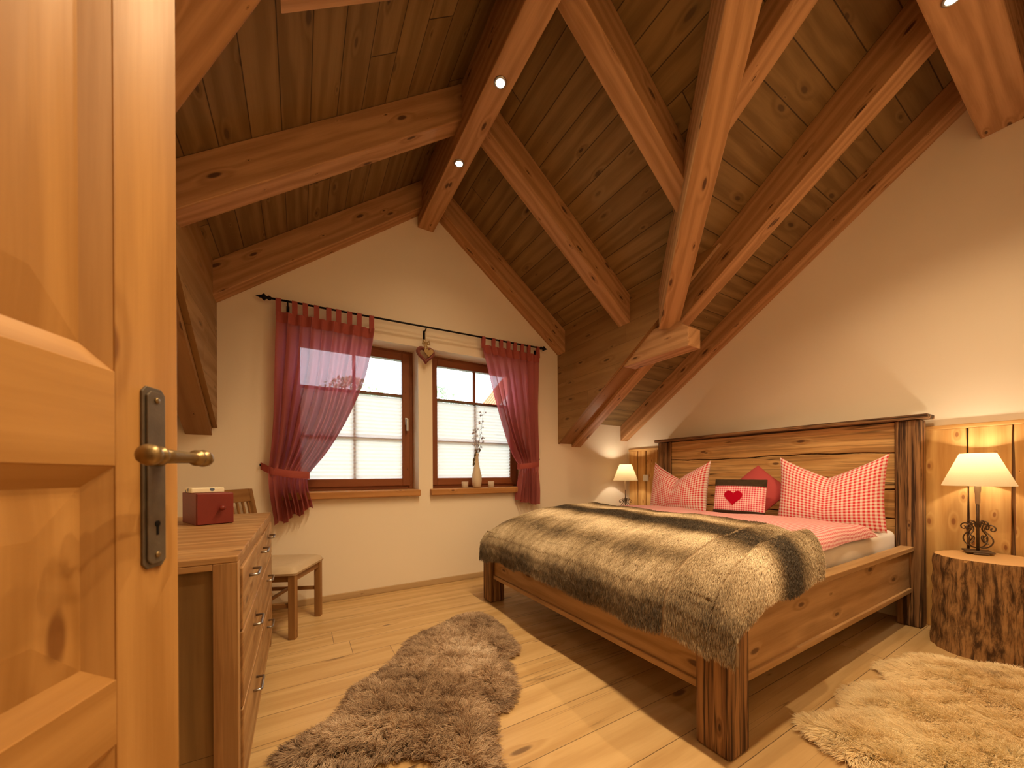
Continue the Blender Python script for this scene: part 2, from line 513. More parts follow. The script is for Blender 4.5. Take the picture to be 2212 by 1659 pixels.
def hairs(name, roots, dirs, lengths, tint, mat, parent, nseg=5, rad=.0008, curl=.3, droop=.3, label=None, clump=None):
    N = len(roots)
    hc = bpy.data.hair_curves.new(name)
    hc.add_curves([nseg] * N)
    tt = np.linspace(0, 1, nseg)[None, :, None]
    d = dirs / np.linalg.norm(dirs, axis=1, keepdims=True)
    L = lengths[:, None, None]
    side = rng.normal(size=(N, 3)); side /= np.linalg.norm(side, axis=1, keepdims=True)
    side2 = np.cross(d, side)
    P = roots[:, None, :] + d[:, None, :] * tt * L + side[:, None, :] * (np.sin(tt * 3.0) * L * curl * .5) + side2[:, None, :] * ((1 - np.cos(tt * 4.0)) * L * curl * .25)
    P[:, :, 2] -= (tt[:, :, 0] ** 2) * L[:, :, 0] * droop
    if clump is not None:
        P += clump[:, None, :] * (tt ** 1.5)
    hc.attributes['position'].data.foreach_set('vector', P.astype(np.float32).ravel())
    ra = hc.attributes.get('radius') or hc.attributes.new('radius', 'FLOAT', 'POINT')
    rr = (rad * (1 - .8 * tt[:, :, 0] ** 2)) * np.ones((N, 1))
    ra.data.foreach_set('value', rr.astype(np.float32).ravel())
    ta = hc.attributes.new('tint', 'FLOAT', 'CURVE')
    ta.data.foreach_set('value', np.clip(tint, 0, 1).astype(np.float32))
    hc.materials.append(M[mat])
    o = bpy.data.objects.new(name, hc)
    COL.objects.link(o)
    o.parent = parent
    off = Vector((0, 0, 0)); p = parent
    while p is not None:
        off += p.location
        p = p.parent
    o.matrix_parent_inverse = Matrix.Translation(-off)
    if label: o['label'] = label
    return o

def clumps(P, cell, seed):
    """for planar roots P (N,2): vector to the centre of the nearest tuft and a random value of that tuft"""
    def hsh(i, j, k):
        v = np.sin(i * 127.1 + j * 311.7 + k * 74.7 + seed * 13.7) * 43758.5453
        return v - np.floor(v)
    g = np.floor(P / cell)
    best = np.full(len(P), 9.0); vec = np.zeros_like(P); rv = np.zeros((len(P), 3))
    for di in (-1, 0, 1):
        for dj in (-1, 0, 1):
            ci, cj = g[:, 0] + di, g[:, 1] + dj
            c = np.stack([(ci + hsh(ci, cj, 1)) * cell, (cj + hsh(ci, cj, 2)) * cell], 1)
            d = np.linalg.norm(c - P, axis=1)
            m = d < best
            best[m] = d[m]; vec[m] = (c - P)[m]
            rv[m] = np.stack([hsh(ci, cj, 3), hsh(ci, cj, 4), hsh(ci, cj, 5)], 1)[m]
    return vec, rv

def vnoise(P, s, seed=0):
    """smooth pseudo noise from summed sines, P (N,k)"""
    r = np.random.default_rng(seed)
    out = np.zeros(len(P))
    for k in range(7):
        w = r.normal(size=P.shape[1]) * s * (1 + .35 * k)
        out += np.sin(P @ w + r.uniform(0, 6.28)) / (1 + .25 * k)
    return out / 3.2

# ------------------------------------------------------------------ room shell
D, R, XL, YB = 3.389, 3.75, -.78, -.09
CX = 1.04                         # ridge line of the dormer
CR, CLX = 2.60, -.52              # dormer cheeks
def z_main(y): return 1.475 + .675 * (3.389 - y)     # underside of main-roof rafters
def z_r(x): return 3.59 - .745 * (x - CX)            # underside of dormer rafters, bed side
def z_l(x): return 3.53 - .78 * (CX - x)             # underside of dormer rafters, dresser side
BM, BD = .195, .25                                   # rafter depths (vertical)

b = MB().box(XL - .3, R + .3, -2.6, D + .3, -.12, 0, (1, 0, 0), off=(.35, .085))
struct('floor', b, 'floor')

wx = [(XL - .3, -.10), (.965, 1.10), (2.17, R + .3)]
zs0, zs1 = .914, 2.25
b = MB()
WT = .42
for x0, x1 in wx:
    b.box(x0, x1, D, D + WT, 0, 4.2)
for x0, x1 in ((-.10, .965), (1.10, 2.17)):
    b.box(x0, x1, D, D + WT, 0, zs0 - .045)
    b.box(x0, x1, D, D + WT, zs1, 4.2)
struct('wall_window_side', b, 'wall')
struct('wall_bed_side', MB().box(R, R + .2, -2.6, D, 0, 4.2), 'wall')
struct('wall_dresser_side', MB().box(XL - .2, XL, -2.6, D, 0, 4.2), 'wall')
b = MB()
DX0, DX1 = -.50, .47
b.box(XL, DX0, YB - .15, YB, 0, 4.2).box(DX1, R, YB - .15, YB, 0, 4.2).box(DX0, DX1, YB - .15, YB, 2.06, 4.2)
struct('wall_door_side', b, 'wall')
struct('wall_hall_end', MB().box(XL, R, -2.6, -2.5, 0, 2.5), 'wall')
struct('ceiling_hall', MB().box(XL, R, -2.6, YB - .15, 2.5, 2.6), 'wall')
# roof boarding (dormer slopes run along y, main slope runs along x)
def zb_main(y): return z_main(y) + BM
def zb_r(x): return z_r(x) + BD
def zb_l(x): return z_l(x) + BD
def y_valley_r(x): return 3.389 - (zb_r(x) - 1.475 - BM) / .675
def y_valley_l(x): return 3.389 - (zb_l(x) - 1.475 - BM) / .675
YT = -.12
yr0, yr1 = y_valley_r(CX), y_valley_r(CR)
yl0, yl1 = y_valley_l(CX), y_valley_l(CLX)
T = .03
b = MB().prism([(CX, D, zb_r(CX)), (CR, D, zb_r(CR)), (CR, yr1, zb_r(CR)), (CX, yr0, zb_r(CX))], (0, 0, T), (0, 1, 0))
struct('ceiling_dormer_bed_side', b, 'ceil')
b = MB().prism([(CX, D, zb_l(CX)), (CLX, D, zb_l(CLX)), (CLX, yl1, zb_l(CLX)), (CX, yl0, zb_l(CX))], (0, 0, T), (0, 1, 0))
struct('ceiling_dormer_dresser_side', b, 'ceil')
b = MB().prism([(CR + .031, D, zb_main(D)), (R, D, zb_main(D)), (R, YT, zb_main(YT)), (CX, YT, zb_main(YT)), (CX, yr0, zb_main(yr0)), (CR, yr1, zb_main(yr1)), (CR + .031, yr1, zb_main(yr1))], (0, 0, T), (1, 0, 0))
struct('ceiling_main_bed_side', b, 'ceil')
b = MB().prism([(CLX - .031, D, zb_main(D)), (XL, D, zb_main(D)), (XL, YT, zb_main(YT)), (CX, YT, zb_main(YT)), (CX, yl0, zb_main(yl0)), (CLX, yl1, zb_main(yl1)), (CLX - .031, yl1, zb_main(yl1))], (0, 0, T), (1, 0, 0))
struct('ceiling_main_dresser_side', b, 'ceil')
# dormer cheeks: boarded triangles between main slope and dormer slope
def cheek_line(y): return 1.40 + .675 * (3.389 - y)
for nm, x, zt, sgn in (('wall_dormer_cheek_bed_side', CR, zb_r(CR), 1), ('wall_dormer_cheek_dresser_side', CLX, zb_l(CLX), -1)):
    ye = 3.389 - (zt - 1.40) / .675
    b = MB().prism([(x, D, 1.40), (x, D, zt + .02), (x, ye, zt + .02)], (sgn * .03, 0, 0), (0, 1, 0))
    struct(nm, b, 'cheek')
# skirting
struct('baseboard_window_side', MB().box(XL, R - .03, D - .018, D, 0, .052), 'skirt', bev=.004)

# ------------------------------------------------------------------ beams
RG = 'exposed rafters of the vaulted ceiling'
def main_rafter(x0, x1, y0, y1, dz=0, depth=None, label=''):
    d = BM if depth is None else depth
    zu = lambda y: z_main(y) + dz
    zt = lambda y: z_main(y) + BM
    b = MB().hexa([(x0, y0, zu(y0)), (x1, y0, zu(y0)), (x1, y1, zu(y1)), (x0, y1, zu(y1)),
                   (x0, y0, zt(y0)), (x1, y0, zt(y0)), (x1, y1, zt(y1)), (x0, y1, zt(y1))], (0, 1, -.675))
    return solo('ceiling_rafter', b, 'beam', label, 'beam', bev=.006)
PY0, PY1, PZ = .29, .49, 3.16
main_rafter(3.62, R, PY1, D, label='rafter climbing along the white bed wall above the headboard')
main_rafter(2.80, 2.94, PY1, D, dz=-.105, label='long rafter rising from beside the dormer cheek to the big purlin')
main_rafter(1.97, 2.11, PY1, 1.16, label='short jack rafter branching off the valley beam towards the purlin')
# wide board beside the cheek
b = MB().hexa([(2.631, D, 1.405), (2.80, D, 1.405), (2.80, 1.95, cheek_line(1.95) + .005), (2.631, 1.95, cheek_line(1.95) + .005),
               (2.631, D, 1.47), (2.80, D, 1.47), (2.80, 1.95, cheek_line(1.95) + .07), (2.631, 1.95, cheek_line(1.95) + .07)], (0, 1, -.675))
solo('cheek_trimmer_board', b, 'trimmer', 'sloping trimmer board closing the lower edge of the bed-side dormer cheek', 'board')
b = MB().hexa([(-.70, D, 1.345), (-.551, D, 1.345), (-.551, 1.3, cheek_line(1.3) - .055), (-.70, 1.3, cheek_line(1.3) - .055),
               (-.70, D, 1.46), (-.551, D, 1.46), (-.551, 1.3, cheek_line(1.3) + .06), (-.70, 1.3, cheek_line(1.3) + .06)], (0, 1, -.675))
solo('cheek_trimmer_board', b, 'trimmer', 'dark sloping trimmer board behind the open door, below the dormer cheek', 'board')

def dormer_rafter(side, y0, y1, xe, label, xr=None, vert_end=True):
    z = z_r if side > 0 else z_l
    xr = CX + side * .06 if xr is None else xr
    a, c = xr, xe
    v = [(a, y0, z(a)), (c, y0, z(c)), (c, y1, z(c)), (a, y1, z(a)), (a, y0, z(a) + BD), (c, y0, z(c) + BD), (c, y1, z(c) + BD), (a, y1, z(a) + BD)]
    g = (1, 0, (z(c) - z(a)) / (c - a))
    b = MB().poly(v, [(0, 3, 2, 1), (4, 5, 6, 7), (0, 1, 5, 4), (1, 2, 6, 5), (2, 3, 7, 6), (3, 0, 4, 7)], g)
    return solo('ceiling_rafter', b, 'beam', label, 'beam', bev=.006)
dormer_rafter(1, D - .14, D, 2.72, 'dormer rafter against the window wall, falling from ridge to bed side')
dormer_rafter(1, 2.31, 2.45, 2.66, 'free dormer rafter of the bed side between the gable rafter and the valley')
dormer_rafter(1, 1.385, 1.52, 2.16, 'dormer rafter running from the ridge down into the valley beam')
dormer_rafter(-1, D - .14, D, -.55, 'dormer rafter against the window wall over the long curtain')
dormer_rafter(-1, 2.31, 2.45, -.55, 'middle dormer rafter descending towards the open door')
dormer_rafter(-1, 1.385, 1.52, -.05, 'upper dormer rafter on the door side, mostly outside the picture')

b = MB().box(.966, 1.117, PY1 - .02, D, 3.37, 3.86, (0, 1, 0))
solo('ridge_beam', b, 'beam', 'ridge beam of the dormer with small spotlights in its underside', 'beam', bev=.006)
b = MB().box(XL, R, PY0, PY1, PZ, 3.62, (1, 0, 0))
solo('roof_purlin', b, 'beam', 'massive purlin at the top ending in the bed wall', 'beam', bev=.008)
# valley beams
def valley(A, B_, w, h, label):
    A = Vector(A); B_ = Vector(B_)
    d = (B_ - A); hd = Vector((d.x, d.y, 0)).normalized(); n = Vector((hd.y, -hd.x, 0)) * w / 2
    upv = Vector((0, 0, h))
    v = [A - n, A + n, B_ + n, B_ - n]
    v = v + [p + upv for p in v]
    b = MB().poly(v, [(0, 3, 2, 1), (4, 5, 6, 7), (0, 1, 5, 4), (1, 2, 6, 5), (2, 3, 7, 6), (3, 0, 4, 7)], d.normalized())
    return solo('valley_beam', b, 'beam', label, 'beam', bev=.006)
valley((2.63, 1.935, 2.24), (1.10, .23, 3.50), .15, .34, 'steep valley beam rising from the short chamfered block on the bed side')
valley((-.61, 1.96, 2.32), (.90, .20, 3.53), .17, .30, 'valley beam cut by the top edge of the open door')
# chamfered purlin stub
v = []
x0, x1 = 2.63, 2.79
P = [(2.42, 2.05), (1.76, 2.05), (1.76, 2.20), (1.88, 2.29), (2.42, 2.29)]
b = MB().prism([(x0, y, z) for y, z in P], (x1 - x0, 0, 0), (0, 1, 0))
solo('purlin_block', b, 'beam', 'short chamfered purlin block under the foot of the valley beam', 'beam', bev=.006)

# ------------------------------------------------------------------ recessed spots
def spotlight(x, y, z, label, power=SPOT_W):
    t = thing('recessed_spotlight', label, 'spotlight', (x, y, z - .012), 'small recessed spotlights in the beams')
    Mx = Matrix.Translation((x, y, z))
    part('trim_ring', MB().lathe([(.036, 0.0), (.038, -.004), (.034, -.008), (.026, -.009), (.026, -.002)], 28, Mx, cap=False), 'steel', t, smooth=True)
    part('lens', MB().lathe([(.026, -.006), (.0255, -.0075)], 24, Mx), 'lens', t)
    ld = bpy.data.lights.new('spot_lamp', 'SPOT')
    ld.energy = power; ld.color = WARM; ld.spot_size = math.radians(132); ld.spot_blend = .75; ld.shadow_soft_size = .03
    lo = bpy.data.objects.new('spot_lamp', ld)
    COL.objects.link(lo)
    lo.parent = t
    lo.location = (0, 0, -.006)
    return t
spotlight(1.035, 2.531, 3.37, 'recessed spotlight in the ridge beam closest to the gable wall', 12.0)
spotlight(1.035, 1.886, 3.37, 'bright recessed spotlight in the middle of the ridge beam', 44.0)
spotlight(1.045, 1.36, 3.37, 'recessed spotlight in the ridge beam where the dormer rafter meets it')
spotlight(1.04, .78, 3.37, 'recessed spotlight in the ridge beam beyond the top of the picture')
spotlight(2.515, .40, PZ, 'recessed spotlight in the massive purlin at the top', 80.0)
spotlight(1.1, .39, PZ, 'recessed spotlight in the purlin beyond the top of the picture')
spotlight(-.25, .39, PZ, 'recessed spotlight in the purlin above the open door', 14.0)

ld = bpy.data.lights.new('hall_lamp', 'POINT'); ld.energy = HALL_W; ld.color = WARM; ld.shadow_soft_size = .12
hl = bpy.data.objects.new('hall_lamp', ld); COL.objects.link(hl); hl.location = (.9, -1.2, 2.2)

# ------------------------------------------------------------------ windows
def window(n, x0, x1, label):
    root = bpy.data.objects.new('window_%d' % n, None); COL.objects.link(root)
    props(root, kind='structure')
    yf = D + .19
    root.location = ((x0 + x1) / 2, yf, zs0)
    z0, z1 = zs0, zs1
    def frame(a0, a1, c0, c1, w, y0, y1):
        b = MB()
        b.box(a0, a0 + w, y0, y1, c0, c1, (0, 0, 1)).box(a1 - w, a1, y0, y1, c0, c1, (0, 0, 1))
        b.box(a0 + w, a1 - w, y0, y1, c0, c0 + w, (1, 0, 0)).box(a0 + w, a1 - w, y0, y1, c1 - w, c1, (1, 0, 0))
        return b
    part('window_frame', frame(x0, x1, z0, z1, .05, yf, yf + .08), 'wframe', root, .004)
    sash = part('window_sash', frame(x0 + .035, x1 - .035, z0 + .03, z1 - .025, .072, yf - .018, yf + .05), 'wframe', root, .006)
    xm = (x0 + x1) / 2
    gx0, gx1, gz0, gz1 = x0 + .10, x1 - .10, z0 + .09, z1 - .09
    bars = MB().box(xm - .013, xm + .013, yf + .022, yf + .045, gz0, gz1, (0, 0, 1)).box(gx0, gx1, yf + .0225, yf + .0445, 1.375, 1.405, (1, 0, 0))
    bars.box(gx0, gx1, yf + .0225, yf + .0445, 1.80, 1.83, (1, 0, 0))
    part('glazing_bars', bars, 'wframe', root)
    part('pane', MB().box(gx0 - .01, gx1 + .01, yf + .027, yf + .033, gz0 - .01, gz1 + .01), 'glass', root)
    if n == 1:
        hx = x1 - .07
        h = MB().box(hx - .014, hx + .014, yf - .026, yf - .018, 1.53, 1.60).box(hx - .009, hx + .009, yf - .06, yf - .026, 1.565, 1.585)
        h.box(hx - .01, hx + .01, yf - .068, yf - .052, 1.47, 1.587)
        part('window_handle', h, 'steel', root, .003)
    else:
        hx = x0 + .052
        part('window_hinge', MB().box(hx - .03, hx - .012, yf - .026, yf - .010, 1.50, 1.55), 'pewter', root)
    # pleated blind
    bl = thing('pleated_blind', label, 'blind', (xm, yf - .01, gz0), 'pleated blinds on the lower panes')
    P = []
    nz = 46
    zt = 1.795
    for i in range(nz + 1):
        z = gz0 - .005 + (zt - gz0) * i / nz
        y = yf + .004 + (.009 if i % 2 else -.004)
        P.append([(gx0 - .006, y, z), (gx1 + .006, y, z)])
    part('pleated_fabric', MB().grid(P, lambda i, j: (j * .9, i * .016)), 'blind', bl)
    part('blind_rail', MB().box(gx0 - .008, gx1 + .008, yf - .006, yf + .018, zt, zt + .016), 'pewter', bl)
    part('blind_rail', MB().box(gx0 - .008, gx1 + .008, yf - .006, yf + .018, gz0 - .018, gz0 - .004), 'white', bl)
    # sill board
    s = MB().box(x0 - .02 if n == 1 else x0 - .03, x1 + .005, D - .055, yf + .12, zs0 - .06, zs0 - .0005, (1, 0, 0))
    part('window_sill', s, 'sill', root, .008)
window(1, -.10, .965, 'white pleated blind of the window behind the long curtain')
window(2, 1.10, 2.17, 'white pleated blind of the window with the vase')

# curtain rod
YR = D - .078
def rodz(x): return 2.398 + (x + .2) * .018
t = thing('curtain_rod', 'thin black iron curtain rod spanning both windows', 'curtain rod', (1.05, YR, 2.38))
part('rod', MB().tube([(-.20, YR, rodz(-.2)), (2.32, YR, rodz(2.32))], .008, 10), 'iron', t, smooth=True)
for x, s in ((-.20, -1), (2.32, 1)):
    Mx = Matrix.Translation((x, YR, rodz(x))) @ Matrix.Rotation(s * pi / 2, 4, 'Y')
    part('finial', MB().lathe([(.008, -.02), (.017, -.012), (.017, .0), (.010, .006), (.012, .014), (.026, .024), (.024, .032), (.010, .046), (.012, .052), (.004, .068), (.001, .08)], 16, Mx), 'iron', t, smooth=True)
for x in (-.075, 1.02, 2.28):
    b = MB().box(x - .010, x + .010, D - .006, D, rodz(x) - .09, rodz(x) - .01)
    b.tube([(x, D - .003, rodz(x) - .03), (x, YR, rodz(x) - .012)], .006, 8)
    part('rod_bracket', b, 'iron', t)

def interp(tab, z):
    # tab: list of (z, x) descending z
    for (za, xa), (zb_, xb) in zip(tab, tab[1:]):
        if za >= z >= zb_:
            f = (za - z) / (za - zb_)
            f2 = f
            return xa + (xb - xa) * f2
    return tab[0][1] if z > tab[0][0] else tab[-1][1]
def smooth_tab(tab, n=3):
    for _ in range(n):
        q = [tab[0]]
        for a, c in zip(tab, tab[1:]):
            q.append((a[0] * .75 + c[0] * .25, a[1] * .75 + c[1] * .25)); q.append((a[0] * .25 + c[0] * .75, a[1] * .25 + c[1] * .75))
        q.append(tab[-1]); tab = q
    return tab

def curtain(label, ltab, rtab, ztie, nf, ntab, seed, zbot, side, tie_end):
    r = random.Random(seed)
    lt, rt_ = smooth_tab(ltab), smooth_tab(rtab)
    ztop = ltab[0][0]
    t = thing('curtain', label, 'curtain', ((ltab[0][1] + rtab[0][1]) / 2, YR, .70), 'rose curtains tied back at the windows')
    nu, nv = 220, 90
    ph = [r.uniform(0, 6.28) for _ in range(6)]
    P = []
    for i in range(nu + 1):
        u = i / nu
        row = []
        for j in range(nv + 1):
            v = j / nv
            zl = ztop - (ztop - zbot(u) if callable(zbot) else ztop - zbot) * v
            z = zl
            xl, xr = interp(lt, z), interp(rt_, z)
            x = xl + (xr - xl) * u
            d = (z - ztie)
            tight = math.exp(-(d / .07) ** 2)
            amp = .026 + .034 * min(1, v * 1.6)
            if z < ztie: amp = .024 + .03 * min(1, (ztie - z) / .25)
            amp *= (1 - .75 * tight)
            uu = u + .016 * math.sin(5 * z + 9 * u + ph[3]) * min(1, v * 2)
            w = math.sin(2 * pi * nf * uu + ph[0]) + .45 * math.sin(2 * pi * nf * .47 * uu + ph[1] + z) + .3 * math.sin(2 * pi * nf * 1.9 * uu + ph[2])
            y = YR - .004 - amp * w * .62 - .02 * tight
            x += .006 * math.cos(2 * pi * nf * uu + ph[0]) * (1 - tight)
            row.append((x, min(y, D - .012), z + .004 * math.sin(30 * u + ph[4]) * v))
        P.append(row)
    c = part('curtain_cloth', MB().grid(P, lambda i, j: (i / nu * 1.4, j / nv * 1.7)), 'curtain', t, smooth=True)
    # heading band and tabs
    P = []
    for i in range(nu + 1):
        q = P_at = None
        row = []
        for j in range(6):
            jj = j
            p = [P_ for P_ in (0,)]
            row.append(None)
        P.append(row)
    hb = MB()
    G = []
    for i in range(nu + 1):
        u = i / nu
        row = []
        for k in range(7):
            z = ztop - .085 * k / 6
            xl, xr = interp(lt, z), interp(rt_, z)
            w = math.sin(2 * pi * nf * u + ph[0]) + .45 * math.sin(2 * pi * nf * .47 * u + ph[1] + z)
            row.append((xl + (xr - xl) * u, YR - .008 - .016 * w * .6 - .003, z + .002))
        G.append(row)
    hb.grid(G)
    part('heading_band', hb, 'tab', t, smooth=True)
    for k in range(ntab):
        u = (k + .5) / ntab
        if k == 0: u = .03
        if k == ntab - 1: u = .97
        zr = rodz(0)
        x = interp(lt, ztop) * (1 - u) + interp(rt_, ztop) * u + r.uniform(-.006, .006)
        zr = rodz(x)
        hw = .019
        w = math.sin(2 * pi * nf * u + ph[0]) + .45 * math.sin(2 * pi * nf * .47 * u + ph[1] + ztop)
        yb = YR - .010 - .016 * w * .6
        prof = [(yb, ztop - .03), (YR - .012, zr - .03), (YR - .0115, zr)]
        for a in range(1, 8):
            an = pi - a * pi / 8
            prof.append((YR + .0115 * math.cos(an), zr + .0115 * math.sin(an)))
        prof += [(YR + .0115, zr), (YR + .011, zr - .03), (yb + .012, ztop - .03)]
        G = [[(x - hw + 2 * hw * a / 3, y, z) for y, z in prof] for a in range(4)]
        part('curtain_tab', MB().grid(G), 'tab', t, smooth=True)
    # tie back
    xl, xr = interp(lt, ztie), interp(rt_, ztie)
    G = []
    n = 30
    for i in range(n + 1):
        a = i / n
        if side < 0:
            pts = [(tie_end, D - .004, ztie + .075), (xl + .015, YR - .035, ztie + .035), ((xl + xr) / 2, YR - .058, ztie + .01), (xr + .004, YR - .03, ztie + .0), (xr + .008, YR + .02, ztie + .0)]
        else:
            pts = [(tie_end, D - .004, ztie + .075), (xr + .004, YR - .025, ztie + .03), ((xl + xr) / 2, YR - .055, ztie + .012), (xl - .004, YR - .03, ztie + .0), (xl - .008, YR + .02, ztie + .0)]
        f = a * (len(pts) - 1); k = min(int(f), len(pts) - 2); f -= k
        p = Vector(pts[k]).lerp(Vector(pts[k + 1]), f)
        G.append([(p.x, p.y - .002, p.z - .028), (p.x, p.y - .006, p.z - .012), (p.x, p.y - .006, p.z + .012), (p.x, p.y - .002, p.z + .028)])
    part('tieback', MB().grid(G), 'tab', t, smooth=True)
    part('tieback_hook', MB().tube([(tie_end, D, ztie + .075), (tie_end, D - .035, ztie + .075), (tie_end, D - .04, ztie + .09)], .004, 8), 'iron', t)
    return t
curtain('long rose cotton curtain drawn in a wide curve over the window by the chair',
        [(2.305, -.15), (1.68, -.165), (1.25, -.19), (1.06, -.205), (.95, -.20), (.70, -.165)],
        [(2.305, .56), (2.11, .53), (1.90, .49), (1.71, .43), (1.49, .34), (1.24, .20), (1.09, .08), (1.03, .05), (.94, .05), (.81, .085), (.72, .09)],
        1.05, 9, 9, 3, lambda u: .665 + .12 * u + .018 * math.sin(u * 16), -1, -.26)
curtain('narrower rose cotton curtain hanging at the window with the vase',
        [(2.355, 1.59), (2.20, 1.64), (1.74, 1.76), (1.41, 1.87), (1.17, 2.0), (1.08, 2.03), (.78, 1.98), (.72, 1.98)],
        [(2.355, 2.285), (1.68, 2.27), (1.15, 2.25), (.9, 2.27), (.72, 2.27)],
        1.13, 8, 8, 11, lambda u: .775 - .06 * u + .012 * math.sin(u * 14), 1, 2.31)

# wicker heart hanging from the rod bracket
t = thing('wicker_heart', 'rose wicker heart with straw bow hanging between the windows', 'decoration', (1.02, D - .07, 2.09))
def heart_pts(s, n=40):
    out = []
    for k in range(n):
        a = 2 * pi * k / n
        out.append((16 * math.sin(a) ** 3 * s, (13 * math.cos(a) - 5 * math.cos(2 * a) - 2 * math.cos(3 * a) - math.cos(4 * a)) * s))
    return out
hp = heart_pts(.0050)
for rr in range(3):
    pts = [(1.02 + x * (1 - .12 * rr), D - .05 - .008 * (rr == 1), 2.175 + z * (1 - .12 * rr)) for x, z in hp + hp[:1]]
    part('wicker_ring', MB().tube(pts, .010, 6), 'wicker', t, smooth=True)
b = MB()
sh = heart_pts(.0027)
b.prism([(1.045 + x, D - .075, 2.19 + z) for x, z in sh], (0, .018, 0), (1, 0, 0))
part('straw_heart', b, 'straw', t, .004)
bw = MB()
for sx in (-1, 1):
    bw.tube([(1.02, D - .062, 2.27), (1.02 + sx * .03, D - .07, 2.295), (1.02 + sx * .034, D - .07, 2.262), (1.02, D - .062, 2.27)], .008, 6)
    bw.tube([(1.02, D - .066, 2.27), (1.02 + sx * .018, D - .07, 2.215)], .006, 6)
part('straw_bow', bw, 'straw', t, smooth=True)
part('hanging_cord', MB().tube([(1.02, D - .062, 2.27), (1.02, D - .06, 2.33), (1.02, YR, rodz(1.02) - .008)], .003, 6), 'straw', t)

# ------------------------------------------------------------------ things on the sill
def at(x, y, z): return Matrix.Translation((x, y, z))
vx, vy, vz = 1.575, D + .03, zs0
t = thing('ceramic_vase', 'slender cream ceramic vase on the window sill', 'vase', (vx, vy, vz))
part('vase_body', MB().lathe([(.0, 0), (.034, 0), (.044, .02), (.052, .07), (.050, .12), (.040, .17), (.028, .22), (.020, .27), (.018, .31), (.022, .345), (.024, .352), (.019, .35), (.015, .31), (.014, .2)], 28, at(vx, vy, vz), cap=False), 'ceramic', t, smooth=True)
t2 = thing('dried_branch', 'dried twigs with pale blossoms and brown leaves in the cream vase', 'branch', (vx, vy, vz + .2))
br = MB(); bl_ = MB(); lf = MB()
r = random.Random(5)
ends = [(.10, .0, .84), (.035, -.02, .66), (-.05, .0, .62), (.06, -.02, .55), (-.02, -.03, .72)]
for ex, ey, ez in ends:
    pts = []
    for k in range(8):
        f = k / 7
        pts.append((vx + ex * f ** 1.4 + .006 * math.sin(f * 9 + ex * 30), vy + ey * f, vz + .22 + (ez - .22) * f))
    br.tube(pts, [.003 * (1 - f / 8) for f in range(8)], 6)
    for k in range(9):
        f = r.uniform(.45, 1)
        q = pts[min(7, int(f * 7))]
        e = (q[0] + r.uniform(-.035, .035), q[1] + r.uniform(-.02, .02), q[2] + r.uniform(-.01, .03))
        br.tube([q, e], .0013, 4)
        s_ = r.uniform(.006, .012)
        bl_.lathe([(.001, -s_), (s_ * .8, -s_ * .5), (s_, 0), (s_ * .8, s_ * .5), (.001, s_)], 7, at(*e))
part('twig', br, 'twig', t2)
part('blossom', bl_, 'blossom', t2, smooth=True)
for k in range(5):
    a = [(.0, .0, .37), (-.03, -.03, .34), (-.045, -.035, .29), (-.05, -.04, .25), (.02, -.03, .39)][k]
    L = .055; w = .013
    G = []
    for i in range(7):
        f = i / 6
        ww = w * math.sin(pi * min(.98, f + .02))
        cx_ = vx + a[0] - .01 * f; cz = vz + a[2] - L * f + .02; cy = vy + a[1] - .01 * math.sin(f * 3)
        G.append([(cx_ - ww, cy, cz), (cx_, cy - .004, cz), (cx_ + ww, cy, cz)])
    lf.grid(G)
part('dried_leaves', lf, 'leaf', t2, smooth=True)
def votive(x, label):
    t = thing('votive_glass', label, 'candle glass', (x, D + .0, vz))
    part('cup', MB().lathe([(.030, 0), (.032, .004), (.034, .065), (.031, .065), (.029, .008), (.001, .008)], 24, at(x, D + .0, vz), cap=False), 'votive', t, smooth=True)
    part('candle', MB().lathe([(.026, .009), (.026, .03), (.002, .032)], 20, at(x, D + .0, vz)), 'ceramic', t, smooth=True)
votive(1.43, 'small candle glass on the sill on the heart side of the vase')
votive(1.725, 'small candle glass on the sill between vase and curtain')

# ------------------------------------------------------------------ wainscot
def wainscot(label, y0, y1, ztop, xs, edges):
    t = thing('wainscot_panelling', label, 'wall panelling', (R - .02, (y0 + y1) / 2, 0))
    for i in range(len(edges) - 1):
        a, c = edges[i], edges[i + 1]
        r = random.Random(i + int(y0 * 10))
        n = 26
        fr = []
        ph1, ph2 = r.uniform(0, 6), r.uniform(0, 6)
        def wav(z, ph, s): return s * (math.sin(z * 3.1 + ph) + .5 * math.sin(z * 7.7 + 2 * ph) + .3 * math.sin(z * 17 + ph))
        e0 = [a + .004 + .005 * (1 + math.sin(z * 4 + ph1)) * .5 + wav(z, ph1, .0022) for z in [ztop * k / n for k in range(n + 1)]]
        e1 = [c - .004 - .005 * (1 + math.sin(z * 4 + ph2)) * .5 + wav(z, ph2, .0022) for z in [ztop * k / n for k in range(n + 1)]]
        pts = [(R - .026, e0[k], ztop * k / n) for k in range(n + 1)] + [(R - .026, e1[k], ztop * k / n) for k in range(n, -1, -1)]
        part('wall_board', MB().prism(pts, (.022, 0, 0), (0, 0, 1)), 'wains', t, .003)
    part('backing', MB().box(R - .004, R, y0, y1, 0, ztop, (0, 0, 1)), 'old', t)
    part('cap_rail', MB().box(R - .030, R, y0, y1, ztop, ztop + .028, (0, 1, 0)), 'wains', t, .005)
    return t
wainscot('larch wall boards behind the lamp on the stump', .05, .745, 1.335, 0, [.05, .19, .37, .545, .745])
wainscot('narrow strip of larch wall boards behind the far lamp', 2.78, 3.345, 1.335, 0, [2.78, 2.90, 3.07, 3.2, 3.345])
t = thing('light_switch', 'white square switch on the larch boards by the far lamp', 'light switch', (R - .03, 3.07, .99))
part('switch_plate', MB().box(R - .036, R - .026, 3.03, 3.11, .955, 1.035), 'white', t, .004)
